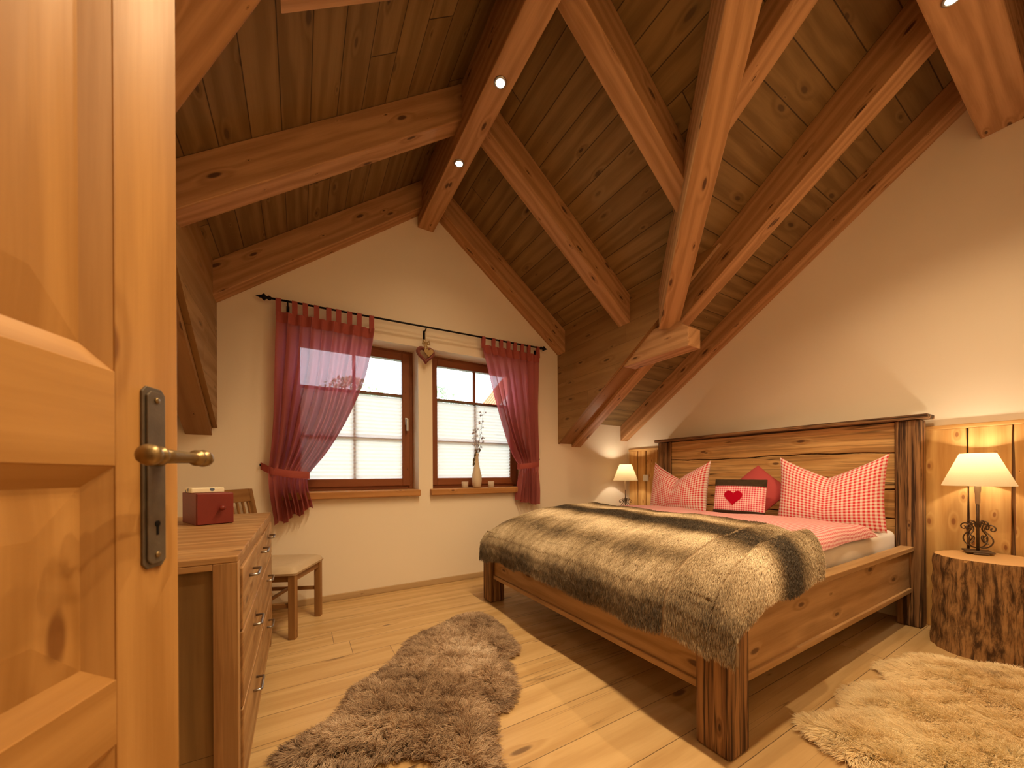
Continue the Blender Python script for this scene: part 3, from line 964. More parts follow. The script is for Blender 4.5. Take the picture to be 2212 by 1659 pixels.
part('rocker', MB().box(R - .040, R - .036, 3.043, 3.097, .968, 1.022), 'white', t, .003)

# ------------------------------------------------------------------ bed
bx, by, bw_, bl2 = 1.336, .738, 2.047, 2.379
lw = .135
bed = thing('double_bed', 'rustic solid wood double bed with tall plank headboard', 'bed', (bx + bl2 / 2, by + bw_ / 2, 0))
part('foot_leg', MB().box(bx, bx + lw, by, by + lw, 0, .555, (0, 0, 1)), 'old', bed, .012)
part('foot_leg', MB().box(bx, bx + lw, by + bw_ - lw, by + bw_, 0, .535, (0, 0, 1)), 'old', bed, .012)
hx0, hx1 = 3.585, 3.715
part('headboard_post', MB().box(hx0, hx1, by - .015, by + .105, 0, 1.405, (0, 0, 1)), 'old', bed, .010)
part('headboard_post', MB().box(hx0, hx1, by + bw_ - .12, by + bw_, 0, 1.405, (0, 0, 1)), 'old', bed, .010)
part('headboard_cap', MB().box(hx0 - .03, 3.718, by - .055, by + bw_ + .03, 1.407, 1.437, (0, 1, 0)), 'old', bed, .007)
zz = [.28, .50, .72, .93, 1.195, 1.405]
for i in range(5):
    r = random.Random(i)
    n = 40
    y0, y1 = by + .107, by + bw_ - .122
    def ed(k, ph): return .006 * math.sin(k * .21 + ph) + .003 * math.sin(k * .9 + 2 * ph)
    lo = [(3.632, y0 + (y1 - y0) * k / n, zz[i] + .005 + (ed(k, i * 1.3) if i else 0)) for k in range(n + 1)]
    hi = [(3.632, y0 + (y1 - y0) * k / n, zz[i + 1] - .004 + (ed(k, (i + 1) * 1.3) if i < 4 else 0)) for k in range(n, -1, -1)]
    part('headboard_plank', MB().prism(lo + hi, (.04, 0, 0), (0, 1, 0)), 'larch', bed, .004)
part('headboard_frame', MB().box(3.615, 3.64, by + .103, by + .115, .28, 1.405, (0, 0, 1)), 'old', bed, .003)
part('headboard_frame', MB().box(3.615, 3.64, by + bw_ - .145, by + bw_ - .121, .28, 1.405, (0, 0, 1)), 'old', bed, .003)
part('headboard_back', MB().box(3.673, 3.69, by + .11, by + bw_ - .125, .28, 1.40, (0, 1, 0)), 'old', bed)
def rail(axis, label=None):
    b = MB()
    if axis == 'near':
        x0, x1, y = bx + lw, hx0, by + .028
        b.box(x0, x1, y + .012, y + .04, .25, .525, (1, 0, 0))
        b.box(x0, x1, y - .012, y + .055, .515, .545, (1, 0, 0))
        b.box(x0, x1, y, y + .04, .232, .262, (1, 0, 0))
    elif axis == 'far':
        x0, x1, y = bx + lw, hx0, by + bw_ - .068
        b.box(x0, x1, y, y + .03, .25, .525, (1, 0, 0)).box(x0, x1, y - .015, y + .05, .515, .545, (1, 0, 0))
    else:
        y0, y1, x = by + lw, by + bw_ - lw, bx + .028
        b.box(x + .012, x + .04, y0, y1, .20, .50, (0, 1, 0))
        b.box(x - .012, x + .055, y0, y1, .50, .53, (0, 1, 0))
        b.box(x, x + .04, y0, y1, .195, .225, (0, 1, 0))
    return b
part('side_rail', rail('near'), 'rail', bed, .004)
part('side_rail', rail('far'), 'rail', bed, .004)
part('foot_rail', rail('foot'), 'rail', bed, .004)
part('slat_base', MB().box(bx + .08, 3.60, by + .075, by + bw_ - .075, .36, .40, (0, 1, 0)), 'rail', bed)

# mattress
b = MB()
mx0, mx1, my0, my1 = bx + .13, 3.60, by + .105, by + bw_ - .105
o = solo('mattress', MB().box(mx0, mx1, my0, my1, .402, .645), 'sheet', 'thick white-sheeted mattress showing along the open side of the bed', 'mattress')
bevel(o, .04, 5)
o.data.polygons.foreach_set('use_smooth', [True] * len(o.data.polygons))

# duvet
def fbm2(x, y, s=0):
    return (math.sin(3.1 * x + 1.7 * y + s) + .6 * math.sin(5.3 * y - 2.2 * x + 1.3 + s) + .4 * math.sin(9.1 * x + 4.2 * y + 2 * s) + .25 * math.sin(14 * y - 11 * x + s)) / 2.25
def duvet_top(x, y):
    return .722 + .016 * fbm2(x * 1.4, y * 1.4) + .02 * math.exp(-((y - 1.8) / .7) ** 2)
dy0, dy1 = by + .095, my1 + .01
ni, nj = 90, 90
def duv(x, fy):
    y = dy0 + (dy1 - dy0) * fy
    ex = min(1, (3.12 - x) / .14) if x > 2.9 else 1
    ex *= min(1, (x - 1.70) / .30)
    ey = min(1, min(fy, 1 - fy) / .030)
    e = math.sqrt(max(0, 1 - (1 - max(0, ex)) ** 2)) * math.sqrt(max(0, 1 - (1 - ey) ** 2))
    x_end = 0
    return y, .650 + (duvet_top(x, y) - .650) * e
G = []
for i in range(ni + 1):
    row = []
    for j in range(nj + 1):
        fy = j / nj
        fy = fy + .9 * (fy * (1 - fy) * (2 * fy - 1)) if True else fy
        xe = 3.12 - .22 * math.exp(-((fy) / .05) ** 2) * 0 - .10 * (1 - fy) * 0 + .03 * math.sin(fy * 9)
        x = 1.72 + (xe - 1.72) * i / ni
        y, z = duv(x + (3.12 - xe) * (i / ni), fy)
        y += .012 * math.sin(7 * x + 1) * (1 - fy) ** 6 - .012 * (1 - fy) ** 6
        row.append((x, y, z))
    G.append(row)
GA = np.array(G)
du_ = np.cumsum(np.concatenate([np.zeros((1, nj + 1)), np.linalg.norm(np.diff(GA, axis=0), axis=2)]), 0)
dv_ = np.cumsum(np.concatenate([np.zeros((ni + 1, 1)), np.linalg.norm(np.diff(GA, axis=1), axis=2)], 1), 1)
dv_ -= dv_[:, nj // 2:nj // 2 + 1]
b = MB().grid(G, lambda i, j: (float(du_[min(i, ni), j]), float(dv_[min(i, ni), j])))
GB = [[(p[0], p[1], .648) for p in row] for row in G]
per = [G[i][0] for i in range(ni + 1)] + [G[ni][j] for j in range(1, nj + 1)] + [G[i][nj] for i in range(ni - 1, -1, -1)] + [G[0][j] for j in range(nj - 1, 0, -1)]
def duvet_side(p): return (p[0], p[1], .647)
b.grid([per + per[:1], [duvet_side(p) for p in per + per[:1]]], lambda i, j: ((per + per[:1])[j][0] + (per + per[:1])[j][1], i * .02))
solo('duvet', b, 'gduvet', 'red and white checked duvet spread over the bed', 'duvet', smooth=True)

# fur throw
sx_tab = [(0, 1.300, .395), (.06, 1.297, .46), (.12, 1.300, .52), (.18, 1.325, .575), (.26, 1.375, .625), (.36, 1.46, .68), (.48, 1.58, .725), (.62, 1.73, .764), (.76, 1.90, .778), (.90, 2.07, .780), (1.0, 2.22, .778)]
def sx_at(s):
    for a, c in zip(sx_tab, sx_tab[1:]):
        if a[0] <= s <= c[0]:
            f = (s - a[0]) / (c[0] - a[0])
            return a[1] + (c[1] - a[1]) * f, a[2] + (c[2] - a[2]) * f
    return sx_tab[-1][1:]
def interp_up(tab, v):
    for a, c in zip(tab, tab[1:]):
        if a[0] <= v <= c[0]:
            return a[1] + (c[1] - a[1]) * (v - a[0]) / (c[0] - a[0])
    return tab[-1][1]
def throw_point(s, q):
    """s: foot hem 0 -> head hem 1 ; q: near side hem 0 -> far side 1"""
    x, z = sx_at(s)
    hemdrop = max(0, 1 - s / .2)
    # across the width
    if q < .13:
        f = q / .13                       # overhang at the near side
        a = f * pi / 2
        y = .688 + .10 * (1 - math.cos(a)) * 1.0
        zh = interp_up([(0, .385), (.1, .45), (.2, .50), (.4, .55), (1.0, .585)], s) + .010 * math.sin(s * 15)
        drop = max(0, (z - zh)) * (1 - math.sin(a))
    else:
        f = (q - .13) / .87
        y = .788 + (2.73 - .788) * f
        drop = 0
        if f < .12: drop = .045 * (1 - f / .12) ** 2
        if f > .88: drop = .05 * ((f - .88) / .12) ** 1.6
    bulge = .012 * fbm2(x * 2.2, y * 2.0, 2) * min(1, s * 4)
    hem = .030 * fbm2(0, y * 3.1, 4) * hemdrop
    yy = y
    # head hem is skewed: shorter at the near side
    sk = (x - 1.30) * (-.25 * max(0, 1 - (q / .35)) + .22 * max(0, (q - .35) / .65))
    x = x + sk
    edge = min(1, q / .13)
    zz_ = z + bulge * edge + hem * edge - drop * (1.0 if (s > .2 or q < .13) else .55)
    if q > .93 and s < .3: zz_ += 0.0
    # foot hem out-swing
    x -= .012 * math.sin(y * 7 + 1) * hemdrop + .012 * hemdrop
    if q < .13 and s < .3:
        x -= .02 * (1 - q / .13) * (1 - s / .3)
    return Vector((x, yy, zz_))
NS, NQ = 80, 130
G = [[throw_point(i / NS, j / NQ) for j in range(NQ + 1)] for i in range(NS + 1)]
thr = thing('fur_throw', 'brown and cream striped faux fur throw laid across the foot of the bed', 'blanket', (1.75, 1.75, .40))
b = MB().grid(G)
base = part('throw_cloth', b, 'hidet', thr, smooth=True)
sm = base.modifiers.new('thick', 'SOLIDIFY'); sm.thickness = .012; sm.offset = -1
GP = np.array([[tuple(p) for p in row] for row in G])
def sample_grid(GP, N):
    ni, nj = GP.shape[0] - 1, GP.shape[1] - 1
    a = rng.uniform(0, ni, N); c = rng.uniform(0, nj, N)
    # area weighting
    i = np.minimum(a.astype(int), ni - 1); j = np.minimum(c.astype(int), nj - 1)
    p00, p10, p01, p11 = GP[i, j], GP[i + 1, j], GP[i, j + 1], GP[i + 1, j + 1]
    n = np.cross(p10 - p00, p01 - p00)
    ar = np.linalg.norm(n, axis=1)
    keep = rng.uniform(0, 1, N) < ar / np.quantile(ar, .97)
    fa = (a - i)[:, None]; fc = (c - j)[:, None]
    p = p00 * (1 - fa) * (1 - fc) + p10 * fa * (1 - fc) + p01 * (1 - fa) * fc + p11 * fa * fc
    n = n / (ar[:, None] + 1e-12)
    return p[keep], n[keep], (a / ni)[keep], (c / nj)[keep], (p10 - p00)[keep], (p01 - p00)[keep]
p, n, s_, q_, ds, dq = sample_grid(GP, 420000)
seam = (np.abs(s_ - .17) < .0035) | (np.abs(q_ - .215) < .0022)
seam2 = (s_ > .17) & (q_ > .93)
keep = ~seam
p, n, s_, q_, ds, dq = p[keep], n[keep], s_[keep], q_[keep], ds[keep], dq[keep]
n = np.where(n[:, 2:3] + (n[:, 0:1] < -.5) * 2 < 0, -n, n)
flow = dq / np.linalg.norm(dq, axis=1, keepdims=True) * -.35 - ds / np.linalg.norm(ds, axis=1, keepdims=True) * .75
jit = rng.normal(size=p.shape) * .22
cl = np.stack([vnoise(p, 38, k) for k in range(3)], 1) * .30
dirs = n * .34 + flow * 1.35 + jit * .3 + cl * .4
Ls = .021 * rng.uniform(.7, 1.2, len(p))
# stripes across the bed: positions along s
def stripe(x, c, w): return np.exp(-((x - c) / w) ** 2)
wob = s_ + .02 * vnoise(p, 3.0, 9)
q2 = np.where(q_ < .215, 1, 0)
tint = .64 + .14 * vnoise(p, 7, 5) + .10 * vnoise(p, 34, 6)
tint -= .95 * stripe(wob, .70, .075) + .45 * stripe(wob, 1.0, .05) + .32 * stripe(wob, .36, .07) + .50 * stripe(wob, .05, .12)
tint += .26 * stripe(wob, .54, .07) + .26 * stripe(wob, .87, .05)
side_t = .62 + .12 * vnoise(p, 14, 15) - .8 * stripe(wob, .72, .10) + .2 * stripe(wob, .5, .08) - .3 * stripe(wob, .12, .15)
tint = np.where(q2 > 0, side_t, tint)
tint += rng.normal(size=len(p)) * .10
hairs('throw_pile', p, dirs, Ls, tint, 'furt', thr, nseg=4, rad=.00075, curl=.22, droop=.12)

# ------------------------------------------------------------------ pillows
def pillow_mesh(w, h, t, peak, n=44, per=1.0, ear=.0):
    """local: x width, z up, y thickness"""
    b = MB()
    def pt(u, v, s):
        e = (1 - abs(2 * u - 1) ** 3.2) * (1 - abs(2 * v - 1) ** 3.2)
        th = t / 2 * max(0, e) ** .55
        pin = 1 - .06 * (1 - (2 * v - 1) ** 2) * abs(2 * u - 1) ** 3
        x = (u - .5) * w * pin
        top = h * (1 - peak * (1 - abs(2 * u - 1) ** 1.05))
        z = v * top
        crease = peak * math.exp(-((u - .5) / .10) ** 2) * max(0, (v - .35)) * 1.1
        y = s * max(0.0, th - crease * t * .8)
        z += ear * (abs(2 * u - 1) ** 4) * (v ** 3)
        y += s * .004 * math.sin(9 * u + 5 * v) * max(0, e)
        return (x, y, z)
    for s in (-1, 1):
        G = [[pt(i / n, j / n, s) for j in range(n + 1)] for i in range(n + 1)]
        if s > 0: G = G[::-1]
        b.grid(G, lambda i, j, G=G: (i / n * w, j / n * h))
    return b
def put(t, loc, rz, tilt=0, rx2=0):
    t.rotation_euler = (tilt, rx2, rz)
    t.location = loc
def pillow(name, label, w, h, th, peak, mat, loc, rz, tilt, group=None, ear=0.0):
    b = pillow_mesh(w, h, th, peak, ear=ear)
    me = mesh_of(name, b, mat, True)
    o = bpy.data.objects.new(name, me); COL.objects.link(o)
    props(o, label, 'pillow', group)
    o.rotation_euler = (tilt, 0, rz); o.location = loc
    return o
# local -y faces the foot of the bed (world -x): rotate by -90deg about z => local -y -> world -x
RZ = -pi / 2
pillow('bed_pillow', 'large red and white checked pillow with pointed corners beside the wide headboard post', .62, .52, .22, .30, 'gpillow', (3.30, 1.13, .650), RZ + .10, -.16, 'checked bed pillows', ear=.015)
pillow('bed_pillow', 'large checked pillow with pointed corners on the window side of the bed', .66, .51, .22, .33, 'gpillow', (3.32, 2.37, .655), RZ - .05, -.16, 'checked bed pillows', ear=.015)
# plain rose cushion standing on its corner
o = pillow('rose_cushion', 'plain rose cushion standing on a corner behind the heart cushion', .38, .38, .13, .0, 'rose', (3.32, 1.62, .655), RZ, -.18)
o.rotation_euler = (0, 0, 0)
o.matrix_world = Matrix.Translation((3.37, 1.64, .885)) @ Matrix.Rotation(RZ, 4, 'Z') @ Matrix.Rotation(-.50, 4, 'X') @ Matrix.Rotation(-pi / 4 - .14, 4, 'Y') @ Matrix.Translation((0, 0, -.19))
# heart cushion
t = thing('heart_cushion', 'small checked cushion with red felt heart and brown felt borders', 'cushion', (0, 0, 0))
def cush(w, h, th, u0, u1, v0, v1, n=36, off=0.0):
    b = MB()
    def pt(u, v, s):
        e = (1 - abs(2 * u - 1) ** 3.5) * (1 - abs(2 * v - 1) ** 3.5)
        return ((u - .5) * w, s * (th / 2 * max(0, e) ** .5 + off), v * h)
    for s in (-1, 1):
        G = [[pt(u0 + (u1 - u0) * i / n, v0 + (v1 - v0) * j / n, s) for j in range(n + 1)] for i in range(n + 1)]
        if s > 0: G = G[::-1]
        b.grid(G, lambda i, j: (i / n * w * (u1 - u0), j / n * h * (v1 - v0)))
    return b
part('cushion_body', cush(.38, .30, .11, 0, 1, 0, 1), 'gsmall', t, smooth=True)
part('felt_border', cush(.385, .302, .112, 0, 1, .80, 1.0, off=.003), 'felt', t, smooth=True)
part('felt_border', cush(.385, .302, .112, 0, 1, 0.0, .13, off=.003), 'felt', t, smooth=True)
hh = heart_pts(.0042, 36)
pts = []
for x, z in hh:
    u = (x / .38) + .44; v = (z + .148) / .30
    e = (1 - abs(2 * u - 1) ** 3.5) * (1 - abs(2 * v - 1) ** 3.5)
    pts.append((x + (.44 - .5) * .38, -(.11 / 2 * max(0, e) ** .5) - .001, z + .148))
part('felt_heart', MB().prism([(p[0], -.054, p[2]) for p in pts], (0, -.006, 0)), 'heart', t, .002)
put(t, (3.08, 1.635, .70), RZ + .12, -.20)

# ------------------------------------------------------------------ stump + lamp
def stump(label, x, y, rad, h):
    t = thing('stump_table', label, 'side table', (x, y, 0), 'tree stump bedside tables')
    r = random.Random(3)
    n, m = 96, 22
    G = []
    for i in range(n):
        a = 2 * pi * i / n
        rr = rad * (1 + .025 * math.sin(3 * a + 1) + .015 * math.sin(7 * a + 2) + .010 * math.sin(17 * a))
        row = []
        for j in range(m + 1):
            z = h * j / m
            k = rr * (1 + .05 * (1 - j / m) ** 2 + .012 * math.sin(6 * z * 9 + a * 3) + .008 * math.sin(a * 23 + z * 20)) - .012
            if j == m: k -= .004
            row.append((x + k * math.cos(a), y + k * math.sin(a), z * .998))
        G.append(row)
    b = MB().grid(G, None, closeu=True)
    o = part('bark', b, 'bark', t, smooth=True)
    top = [(g[-1][0], g[-1][1], h - .02) for g in G]
    part('stump_top', MB().prism(top, (0, 0, .02)), 'endgrain', t, .004)
    return t
stump('thick tree stump used as bedside table below the near lamp', 3.470, .42, .235, .55)
stump('tree stump hidden behind the bed carrying the far lamp', 3.47, 3.10, .215, .55)

def spiral(cx, cz, r0, turns, a0, sgn, n=26):
    return [(cx + (r0 * (1 - k / n * .8)) * math.cos(a0 + sgn * turns * 2 * pi * k / n), cz + (r0 * (1 - k / n * .8)) * math.sin(a0 + sgn * turns * 2 * pi * k / n)) for k in range(n + 1)]
def make_lamp(label):
    t = thing('table_lamp', label, 'lamp', (0, 0, 0), 'table lamps with scrolled iron feet')
    part('lamp_base', MB().box(-.055, .055, -.055, .055, .008, .02).box(-.068, -.05, -.03, .03, 0, .012).box(.05, .068, -.03, .03, 0, .012), 'lampiron', t, .004)
    part('lamp_stem', MB().tube([(0, 0, .02), (0, 0, .40)], .0065, 10), 'lampiron', t, smooth=True)
    part('lamp_collar', MB().lathe([(.006, .30), (.010, .31), (.011, .37), (.014, .385), (.014, .43), (.006, .44)], 14), 'ceramic', t, smooth=True)
    for k in range(4):
        a = k * pi / 2 + pi / 4
        c, s = math.cos(a), math.sin(a)
        pts = []
        lo = [(.012, .025), (.035, .03), (.052, .05), (.055, .072), (.045, .092), (.028, .108), (.022, .122), (.030, .14), (.046, .148), (.060, .140), (.064, .126), (.056, .115), (.046, .118), (.045, .127), (.051, .130)]
        hi = [(.008, .13), (.012, .155), (.026, .165), (.036, .158), (.037, .148), (.030, .144), (.026, .150)]
        mid = [(.038, .048), (.026, .058), (.018, .075), (.026, .088), (.034, .082), (.030, .074)]
        for L_ in (lo, hi, mid):
            P_ = smooth_tab(L_, 2)
            part('iron_scroll', MB().tube([(c * r_ * 1.25, s * r_ * 1.25, .008 + z_ * 1.18) for r_, z_ in P_], .0036, 6), 'lampiron', t, smooth=True)
    sh = MB().lathe([(.146, .415), (.146, .4155), (.072, .612), (.0715, .612)], 48, cap=False)
    part('lamp_shade', sh, 'shade', t, smooth=True)
    part('bulb', MB().lathe([(.012, .44), (.014, .47), (.024, .51), (.027, .54), (.020, .56), (.002, .572)], 16), 'bulb', t, smooth=True)
    return t
def lamp_light(x, y, z):
    ld = bpy.data.lights.new('table_lamp_bulb', 'POINT')
    ld.energy = LAMP_W; ld.color = WARM2; ld.shadow_soft_size = .028
    return ld
lampA = make_lamp('lit table lamp with linen shade and scrolled iron foot on the big stump')
lampB = copy_thing(lampA)
lampB['label'] = 'small-looking lit table lamp beyond the bed beside the white switch'
for L_, loc in ((lampA, (3.575, .485, .5505)), (lampB, (3.46, 3.16, .5505))):
    L_.location = loc
    L_.rotation_euler = (0, 0, .35)
    lo = bpy.data.objects.new('table_lamp_bulb', lamp_light(*loc)); COL.objects.link(lo)
    lo.parent = L_; lo.location = (0, 0, .545)
    for ch in L_.children:
        if ch.name.startswith('bulb'): ch.visible_shadow = True

# ------------------------------------------------------------------ chest of drawers
fx, y0, y1, zt = -.148, 1.245, 2.60, .83
xb = -.70
dr = thing('chest_of_drawers', 'light acacia chest of drawers behind the open door', 'chest of drawers', ((fx + xb) / 2, (y0 + y1) / 2, 0))
part('dresser_top', MB().box(xb, fx + .0, y0, y1, zt - .018, zt, (1, 0, 0)), 'dress', dr, .003)
b = MB()
b.box(fx - .055, fx, y0, y0 + .03, .05, zt - .018, (0, 0, 1)).box(xb, xb + .05, y0, y0 + .03, .05, zt - .018, (0, 0, 1))
b.box(xb + .05, fx - .055, y0, y0 + .03, zt - .035, zt - .018, (1, 0, 0)).box(xb + .05, fx - .055, y0, y0 + .03, .05, .12, (1, 0, 0))
part('side_frame', b, 'dress', dr, .002)
part('side_panel', MB().box(xb + .05, fx - .055, y0 + .014, y0 + .028, .12, zt - .035, (0, 0, 1)), 'dressd', dr)
b = MB().box(xb, fx - .022, y1 - .03, y1, .05, zt - .018, (0, 0, 1))
part('side_frame', b, 'dress', dr, .002)
part('back_panel', MB().box(xb, xb + .012, y0 + .03, y1 - .03, .05, zt - .018, (0, 1, 0)), 'dressd', dr)
part('plinth', MB().box(xb + .012, fx - .02, y0 + .03, y1 - .03, .05, .12, (0, 1, 0)), 'dressd', dr)
part('front_frame', MB().box(fx - .02, fx - .002, y0 + .03, y0 + .055, .12, zt - .018, (0, 0, 1)).box(fx - .02, fx - .002, y1 - .055, y1, .05, zt - .018, (0, 0, 1)).box(fx - .02, fx - .002, y0 + .055, y1 - .055, zt - .045, zt - .018, (0, 1, 0)), 'dress', dr, .002)
for x in (xb + .02, fx - .08):
    for y in (y0 + .01, y1 - .07):
        part('foot', MB().box(x, x + .06, y, y + .06, 0, .05, (0, 0, 1)), 'dress', dr, .003)
def drawer(ya, yb, za, zb2):
    d = part('drawer', MB().box(fx - .02, fx + .004, ya, yb, za, zb2, (0, 1, 0)), 'dress', dr, .003)
    ym = (ya + yb) / 2; zm = za + (zb2 - za) * .68
    hw = .052
    P_ = [(fx + .003, ym - hw, zm), (fx + .024, ym - hw, zm), (fx + .028, ym - hw + .006, zm), (fx + .028, ym + hw - .006, zm), (fx + .024, ym + hw, zm), (fx + .003, ym + hw, zm)]
    part('drawer_handle', MB().tube(P_, .0045, 8), 'steel', d, smooth=True)
ya, yb = y0 + .06, y1 - .06
third = (yb - ya) / 3; half = (yb - ya) / 2
for k in range(3): drawer(ya + third * k + .003, ya + third * (k + 1) - .003, .603, .782)
for (za, zb2) in ((.378, .596), (.13, .371)):
    for k in range(2): drawer(ya + half * k + .003, ya + half * (k + 1) - .003, za, zb2)

# little red drawer box
t = thing('red_drawer_box', 'small dark red box with knobbed drawer on the chest', 'box', (0, 0, 0))
part('box_case', MB().box(0, .135, .006, .24, 0, .142, (0, 1, 0)), 'red', t, .003)
dd = part('box_drawer', MB().box(.002, .133, -.006, .006, .003, .140, (1, 0, 0)), 'red', t, .002)
part('drawer_knob', MB().lathe([(.005, 0), (.005, .012), (.011, .018), (.012, .024), (.004, .03)], 16, Matrix.Translation((.085, -.006, .075)) @ Matrix.Rotation(pi / 2, 4, 'X')), 'red', dd, smooth=True)
t.location = (-.392, 2.075, zt); t.rotation_euler = (0, 0, .40)
def napkin_mat():
    t = NT('printed_paper')
    tc = t.n('ShaderNodeTexCoord').outputs['Object']
    v = t.n('ShaderNodeTexVoronoi'); t.l(tc, v.inputs['Vector']); v.inputs['Scale'].default_value = 26
    c = t.mix(t.ss(v.outputs['Distance'], .22, .30, 1, 0), (.80, .70, .50), (.10, .12, .16))
    t.bsdf(c, .8)
    return t.m
M['napkin'] = napkin_mat()
b = MB().box(-.01, .115, .05, .075, 0, .016).box(.0, .11, .09, .14, 0, .012)
b = MB().box(0, .12, 0, .11, 0, .022, M=Matrix.Identity(4))
o = solo('folded_napkins', b, 'napkin', 'folded cream napkins printed with dark motifs on the red box', 'napkins', bev=.004)
o.rotation_euler = (0, 0, .40); o.location = (-.392 + .035 , 2.075 + .15, zt + .1425)
o.location = Vector((-.392, 2.075, zt + .1425)) + Matrix.Rotation(.40, 3, 'Z') @ Vector((.055, .11, 0))

# ------------------------------------------------------------------ chair
def tilt_box(b, p0, p1, w, d, g=(0, 0, 1)):
    """bar from p0 to p1 with section w (x) by d (y)"""
    p0, p1 = Vector(p0), Vector(p1)
    v = []
    for p in (p0, p1):
        v += [p + Vector((-w / 2, -d / 2, 0)), p + Vector((w / 2, -d / 2, 0)), p + Vector((w / 2, d / 2, 0)), p + Vector((-w / 2, d / 2, 0))]
    return b.poly(v, [(0, 3, 2, 1), (4, 5, 6, 7), (0, 1, 5, 4), (1, 2, 6, 5), (2, 3, 7, 6), (3, 0, 4, 7)], (p1 - p0).normalized())
ch = thing('dining_chair', 'wooden slat-back chair with cream cushioned seat by the window', 'chair', (0, 0, 0))
# local: front = +y, width along x
sw, sd, sh_ = .43, .42, .455
for sx in (-1, 1):
    part('front_leg', tilt_box(MB(), (sx * (sw / 2 - .022), sd / 2 - .022, 0), (sx * (sw / 2 - .022), sd / 2 - .022, sh_ - .035), .042, .042), 'chair', ch, .003)
    b = MB()
    tilt_box(b, (sx * (sw / 2 - .025), -sd / 2 - .05, 0), (sx * (sw / 2 - .025), -sd / 2 + .02, sh_ - .05), .036, .04)
    tilt_box(b, (sx * (sw / 2 - .025), -sd / 2 + .02, sh_ - .05), (sx * (sw / 2 - .025), -sd / 2 - .085, .955), .036, .036)
    part('back_post', b, 'chair', ch, .003)
    part('side_apron', MB().box(sx * (sw / 2 - .03) - .01, sx * (sw / 2 - .03) + .01, -sd / 2 + .02, sd / 2 - .04, sh_ - .09, sh_ - .03, (0, 1, 0)), 'chair', ch, .002)
    part('side_stretcher', MB().box(sx * (sw / 2 - .025) - .009, sx * (sw / 2 - .025) + .009, -sd / 2 - .01, sd / 2 - .04, .20, .225, (0, 1, 0)), 'chair', ch, .002)
part('front_apron', MB().box(-sw / 2 + .04, sw / 2 - .04, sd / 2 - .035, sd / 2 - .012, sh_ - .09, sh_ - .03, (1, 0, 0)), 'chair', ch, .002)
part('cross_stretcher', MB().box(-sw / 2 + .03, sw / 2 - .03, -.03, -.01, .203, .222, (1, 0, 0)), 'chair', ch, .002)
yt = lambda z: -sd / 2 + .02 - .105 * (z - .405) / .55
part('top_rail', MB().hexa([(-sw / 2 + .042, yt(.86) - .012, .865), (sw / 2 - .042, yt(.86) - .012, .865), (sw / 2 - .042, yt(.86) + .012, .865), (-sw / 2 + .042, yt(.86) + .012, .865),
                           (-sw / 2 + .042, yt(.955) - .012, .955), (sw / 2 - .042, yt(.955) - .012, .955), (sw / 2 - .042, yt(.955) + .012, .955), (-sw / 2 + .042, yt(.955) + .012, .955)]), 'chair', ch, .004)
part('lower_rail', MB().hexa([(-sw / 2 + .042, yt(.58) - .01, .565), (sw / 2 - .042, yt(.58) - .01, .565), (sw / 2 - .042, yt(.58) + .01, .565), (-sw / 2 + .042, yt(.58) + .01, .565),
                             (-sw / 2 + .042, yt(.61) - .01, .61), (sw / 2 - .042, yt(.61) - .01, .61), (sw / 2 - .042, yt(.61) + .01, .61), (-sw / 2 + .042, yt(.61) + .01, .61)]), 'chair', ch, .002)
for k in range(6):
    x = -sw / 2 + .065 + (sw - .13) * k / 5
    part('back_slat', tilt_box(MB(), (x, yt(.60), .605), (x, yt(.87), .872), .016, .012), 'chair', ch, .001)
G = []
n = 24
for i in range(n + 1):
    row = []
    for j in range(n + 1):
        u, v = i / n * 2 - 1, j / n * 2 - 1
        e = (1 - abs(u) ** 6) * (1 - abs(v) ** 6)
        cu = 1 - .03 * abs(v) ** 4
        row.append((u * (sw / 2 + .012) * cu, v * (sd / 2 + .008) + .0, sh_ - .03 + .045 * max(0, e) ** .35 - .008 * math.exp(-(u * u + v * v) * 2)))
    G.append(row)
per = [G[i][0] for i in range(n + 1)] + [G[n][j] for j in range(1, n + 1)] + [G[i][n] for i in range(n - 1, -1, -1)] + [G[0][j] for j in range(n - 1, 0, -1)]
b = MB().grid(G)
b.poly([(p[0] * .98, p[1] * .98, sh_ - .045) for p in per], [tuple(range(len(per)))])
b.grid([per + per[:1], [(p[0] * .98, p[1] * .98, sh_ - .045) for p in per + per[:1]]])
part('seat_cushion', b, 'cream', ch, smooth=True)
ch.location = (-.135, 2.985, 0)
ch.rotation_euler = (0, 0, -pi / 2 - .42)

# ------------------------------------------------------------------ door
A = 19.07 * pi / 180
fx_, fy_ = -.165, .757
door = bpy.data.objects.new('door_1', None); COL.objects.link(door)
props(door, kind='structure')
# local: x along leaf from hinge (0) to free edge (LW); y = normal towards the room/camera (negative y = camera side)
LW_, LT, LH = .86, .042, 2.02
ux, uy = math.sin(A), math.cos(A)
door.location = (fx_ - ux * LW_, fy_ - uy * LW_, .008)
door.rotation_euler = (0, 0, math.atan2(uy, ux))
DZ = .008
def dpart(name, b, mat, bev=0, smooth=False, parent=None, **k):
    me = mesh_of(name, b, mat, smooth)
    o = bpy.data.objects.new(name, me); COL.objects.link(o)
    o.parent = parent or door
    if bev: bevel(o, bev)
    return o
SW_ = .112
rails = [(0, .21), (.703, .785), (1.055, 1.175), (1.90, LH)]
dpart('door_stile', MB().box(LW_ - SW_, LW_, 0, LT, 0, LH, (0, 0, 1)), 'door', .002)
dpart('door_stile', MB().box(0, SW_, 0, LT, 0, LH, (0, 0, 1)), 'door', .002)
for z0, z1 in rails:
    dpart('door_rail', MB().box(SW_, LW_ - SW_, .0, LT, z0, z1, (1, 0, 0)), 'door', .001)
